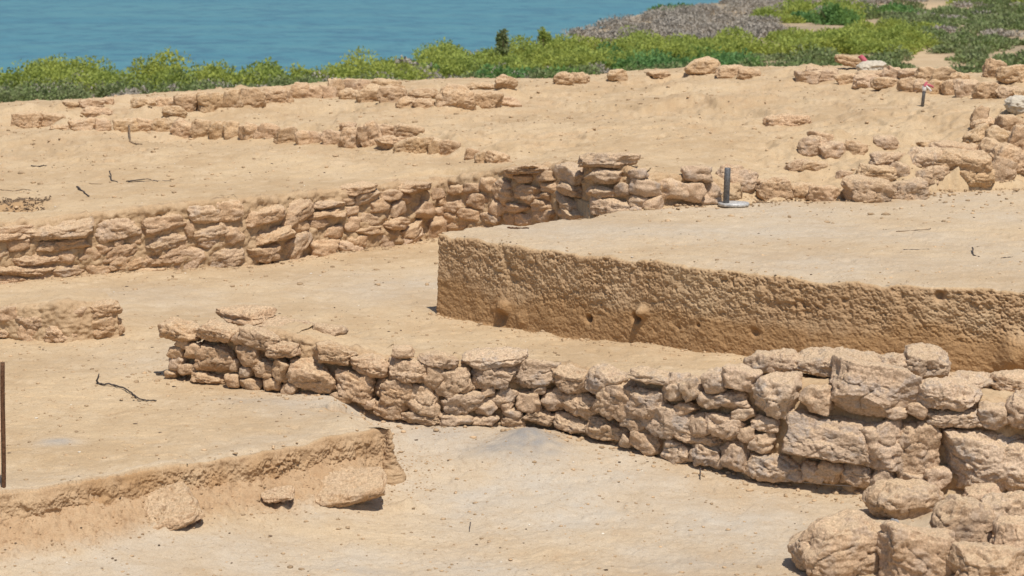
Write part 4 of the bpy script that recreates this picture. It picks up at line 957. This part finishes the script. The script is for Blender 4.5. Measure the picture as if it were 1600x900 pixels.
scrub('dry_scrub', [([(850, 62), (930, 40), (1000, 30), (1140, 4), (1230, -9), (1300, -9), (1300, 24), (1200, 62), (1000, 66)], 230, 1.1, .6, 800, .11), ([(-200, 150), (640, 138), (640, 156), (-200, 172)], 75, .7, .62, 700, .07), ([(640, 122), (1000, 108), (1000, 122), (640, 138)], 30, .6, .4, 420, .09), ([(1280, 16), (1290, -8), (1800, -8), (1800, 60), (1450, 60)], 55, 1.3, .5, 500, .14),
    ([(1170, 10), (1180, -9), (1400, -9), (1400, 3), (1300, 8)], 60, 1.4, .6, 700, .14), ([(1050, 60), (1180, 58), (1180, 72), (1050, 74)], 30, .9, .5, 700, .11), ([(560, 108), (720, 96), (760, 92), (720, 104)], 14, .9, .5, 420, .12)], LEAF_D, 14, 'greyish leafless scrub in a belt before the water', 'shrubs')
def shrub(name, label, u, v, parts, mat, nl, lf, seed, stems=9):
    g = W(u, v, -2.5); g[2] = gz(g[0], g[1]); t = thing(name, label, 'shrub', tuple(g)); rs = np.random.RandomState(seed)
    V = np.concatenate([bush(rs, np.array(c), r, h, nl, lf) for c, r, h in parts]); obj('foliage', V, np.arange(len(V)).reshape(-1, 4), mat, t)
    Vs, Fs, off = [], [], 0
    top = max(c[2] + h for c, r, h in parts); rr = parts[0][1]
    for k in range(stems):
        e = np.array([rs.normal() * rr * .22, rs.normal() * rr * .22, top * rs.uniform(.4, .72)])
        vv, ff = tube([np.array([0, 0, -.1]), e * .5 + rs.normal(size=3) * .05, e], (.03, .02, .01), 5); Vs.append(vv); Fs += [tuple(i + off for i in f) for f in ff]; off += len(vv)
    me = bpy.data.meshes.new('stems'); me.from_pydata(np.concatenate(Vs).tolist(), [], [f[:3] if f[0] == f[3] else f for f in Fs]); me.update(); me.materials.append(TWIG2)
    o = bpy.data.objects.new('stems', me); o.parent = t; COL.objects.link(o)
shrub('upright_shrub', 'slender upright shrub poking above the green mass against the water', 782, 104, [((0, 0, 0), .7, .7), ((.0, 0, .5), .34, .8), ((.08, 0, 1.0), .22, .4)], LEAF_O, 700, .10, 21)
shrub('dry_bush', 'rounded grey leafless bush standing between green shrubs', 648, 132, [((0, 0, 0), 1.0, .9), ((.5, .2, 0), .7, .6), ((-.4, 0, .3), .5, .7)], LEAF_D, 1300, .12, 22, 20)
shrub('upright_shrub', 'small pointed shrub right of the taller upright one', 850, 90, [((0, 0, 0), .8, .9), ((.0, 0, .7), .3, .6)], LEAF, 700, .10, 23)
shrub('dark_shrub', 'dark round shrub in front of the grey belt near the top edge', 1295, 40, [((0, 0, 0), 1.2, 1.3)], LEAF_T, 1500, .16, 24)
shrub('dark_shrub', 'dark low shrub at the end of the green strip beside the water', 1060, 22, [((0, 0, 0), 2.2, .7)], LEAF_T, 1500, .18, 25)
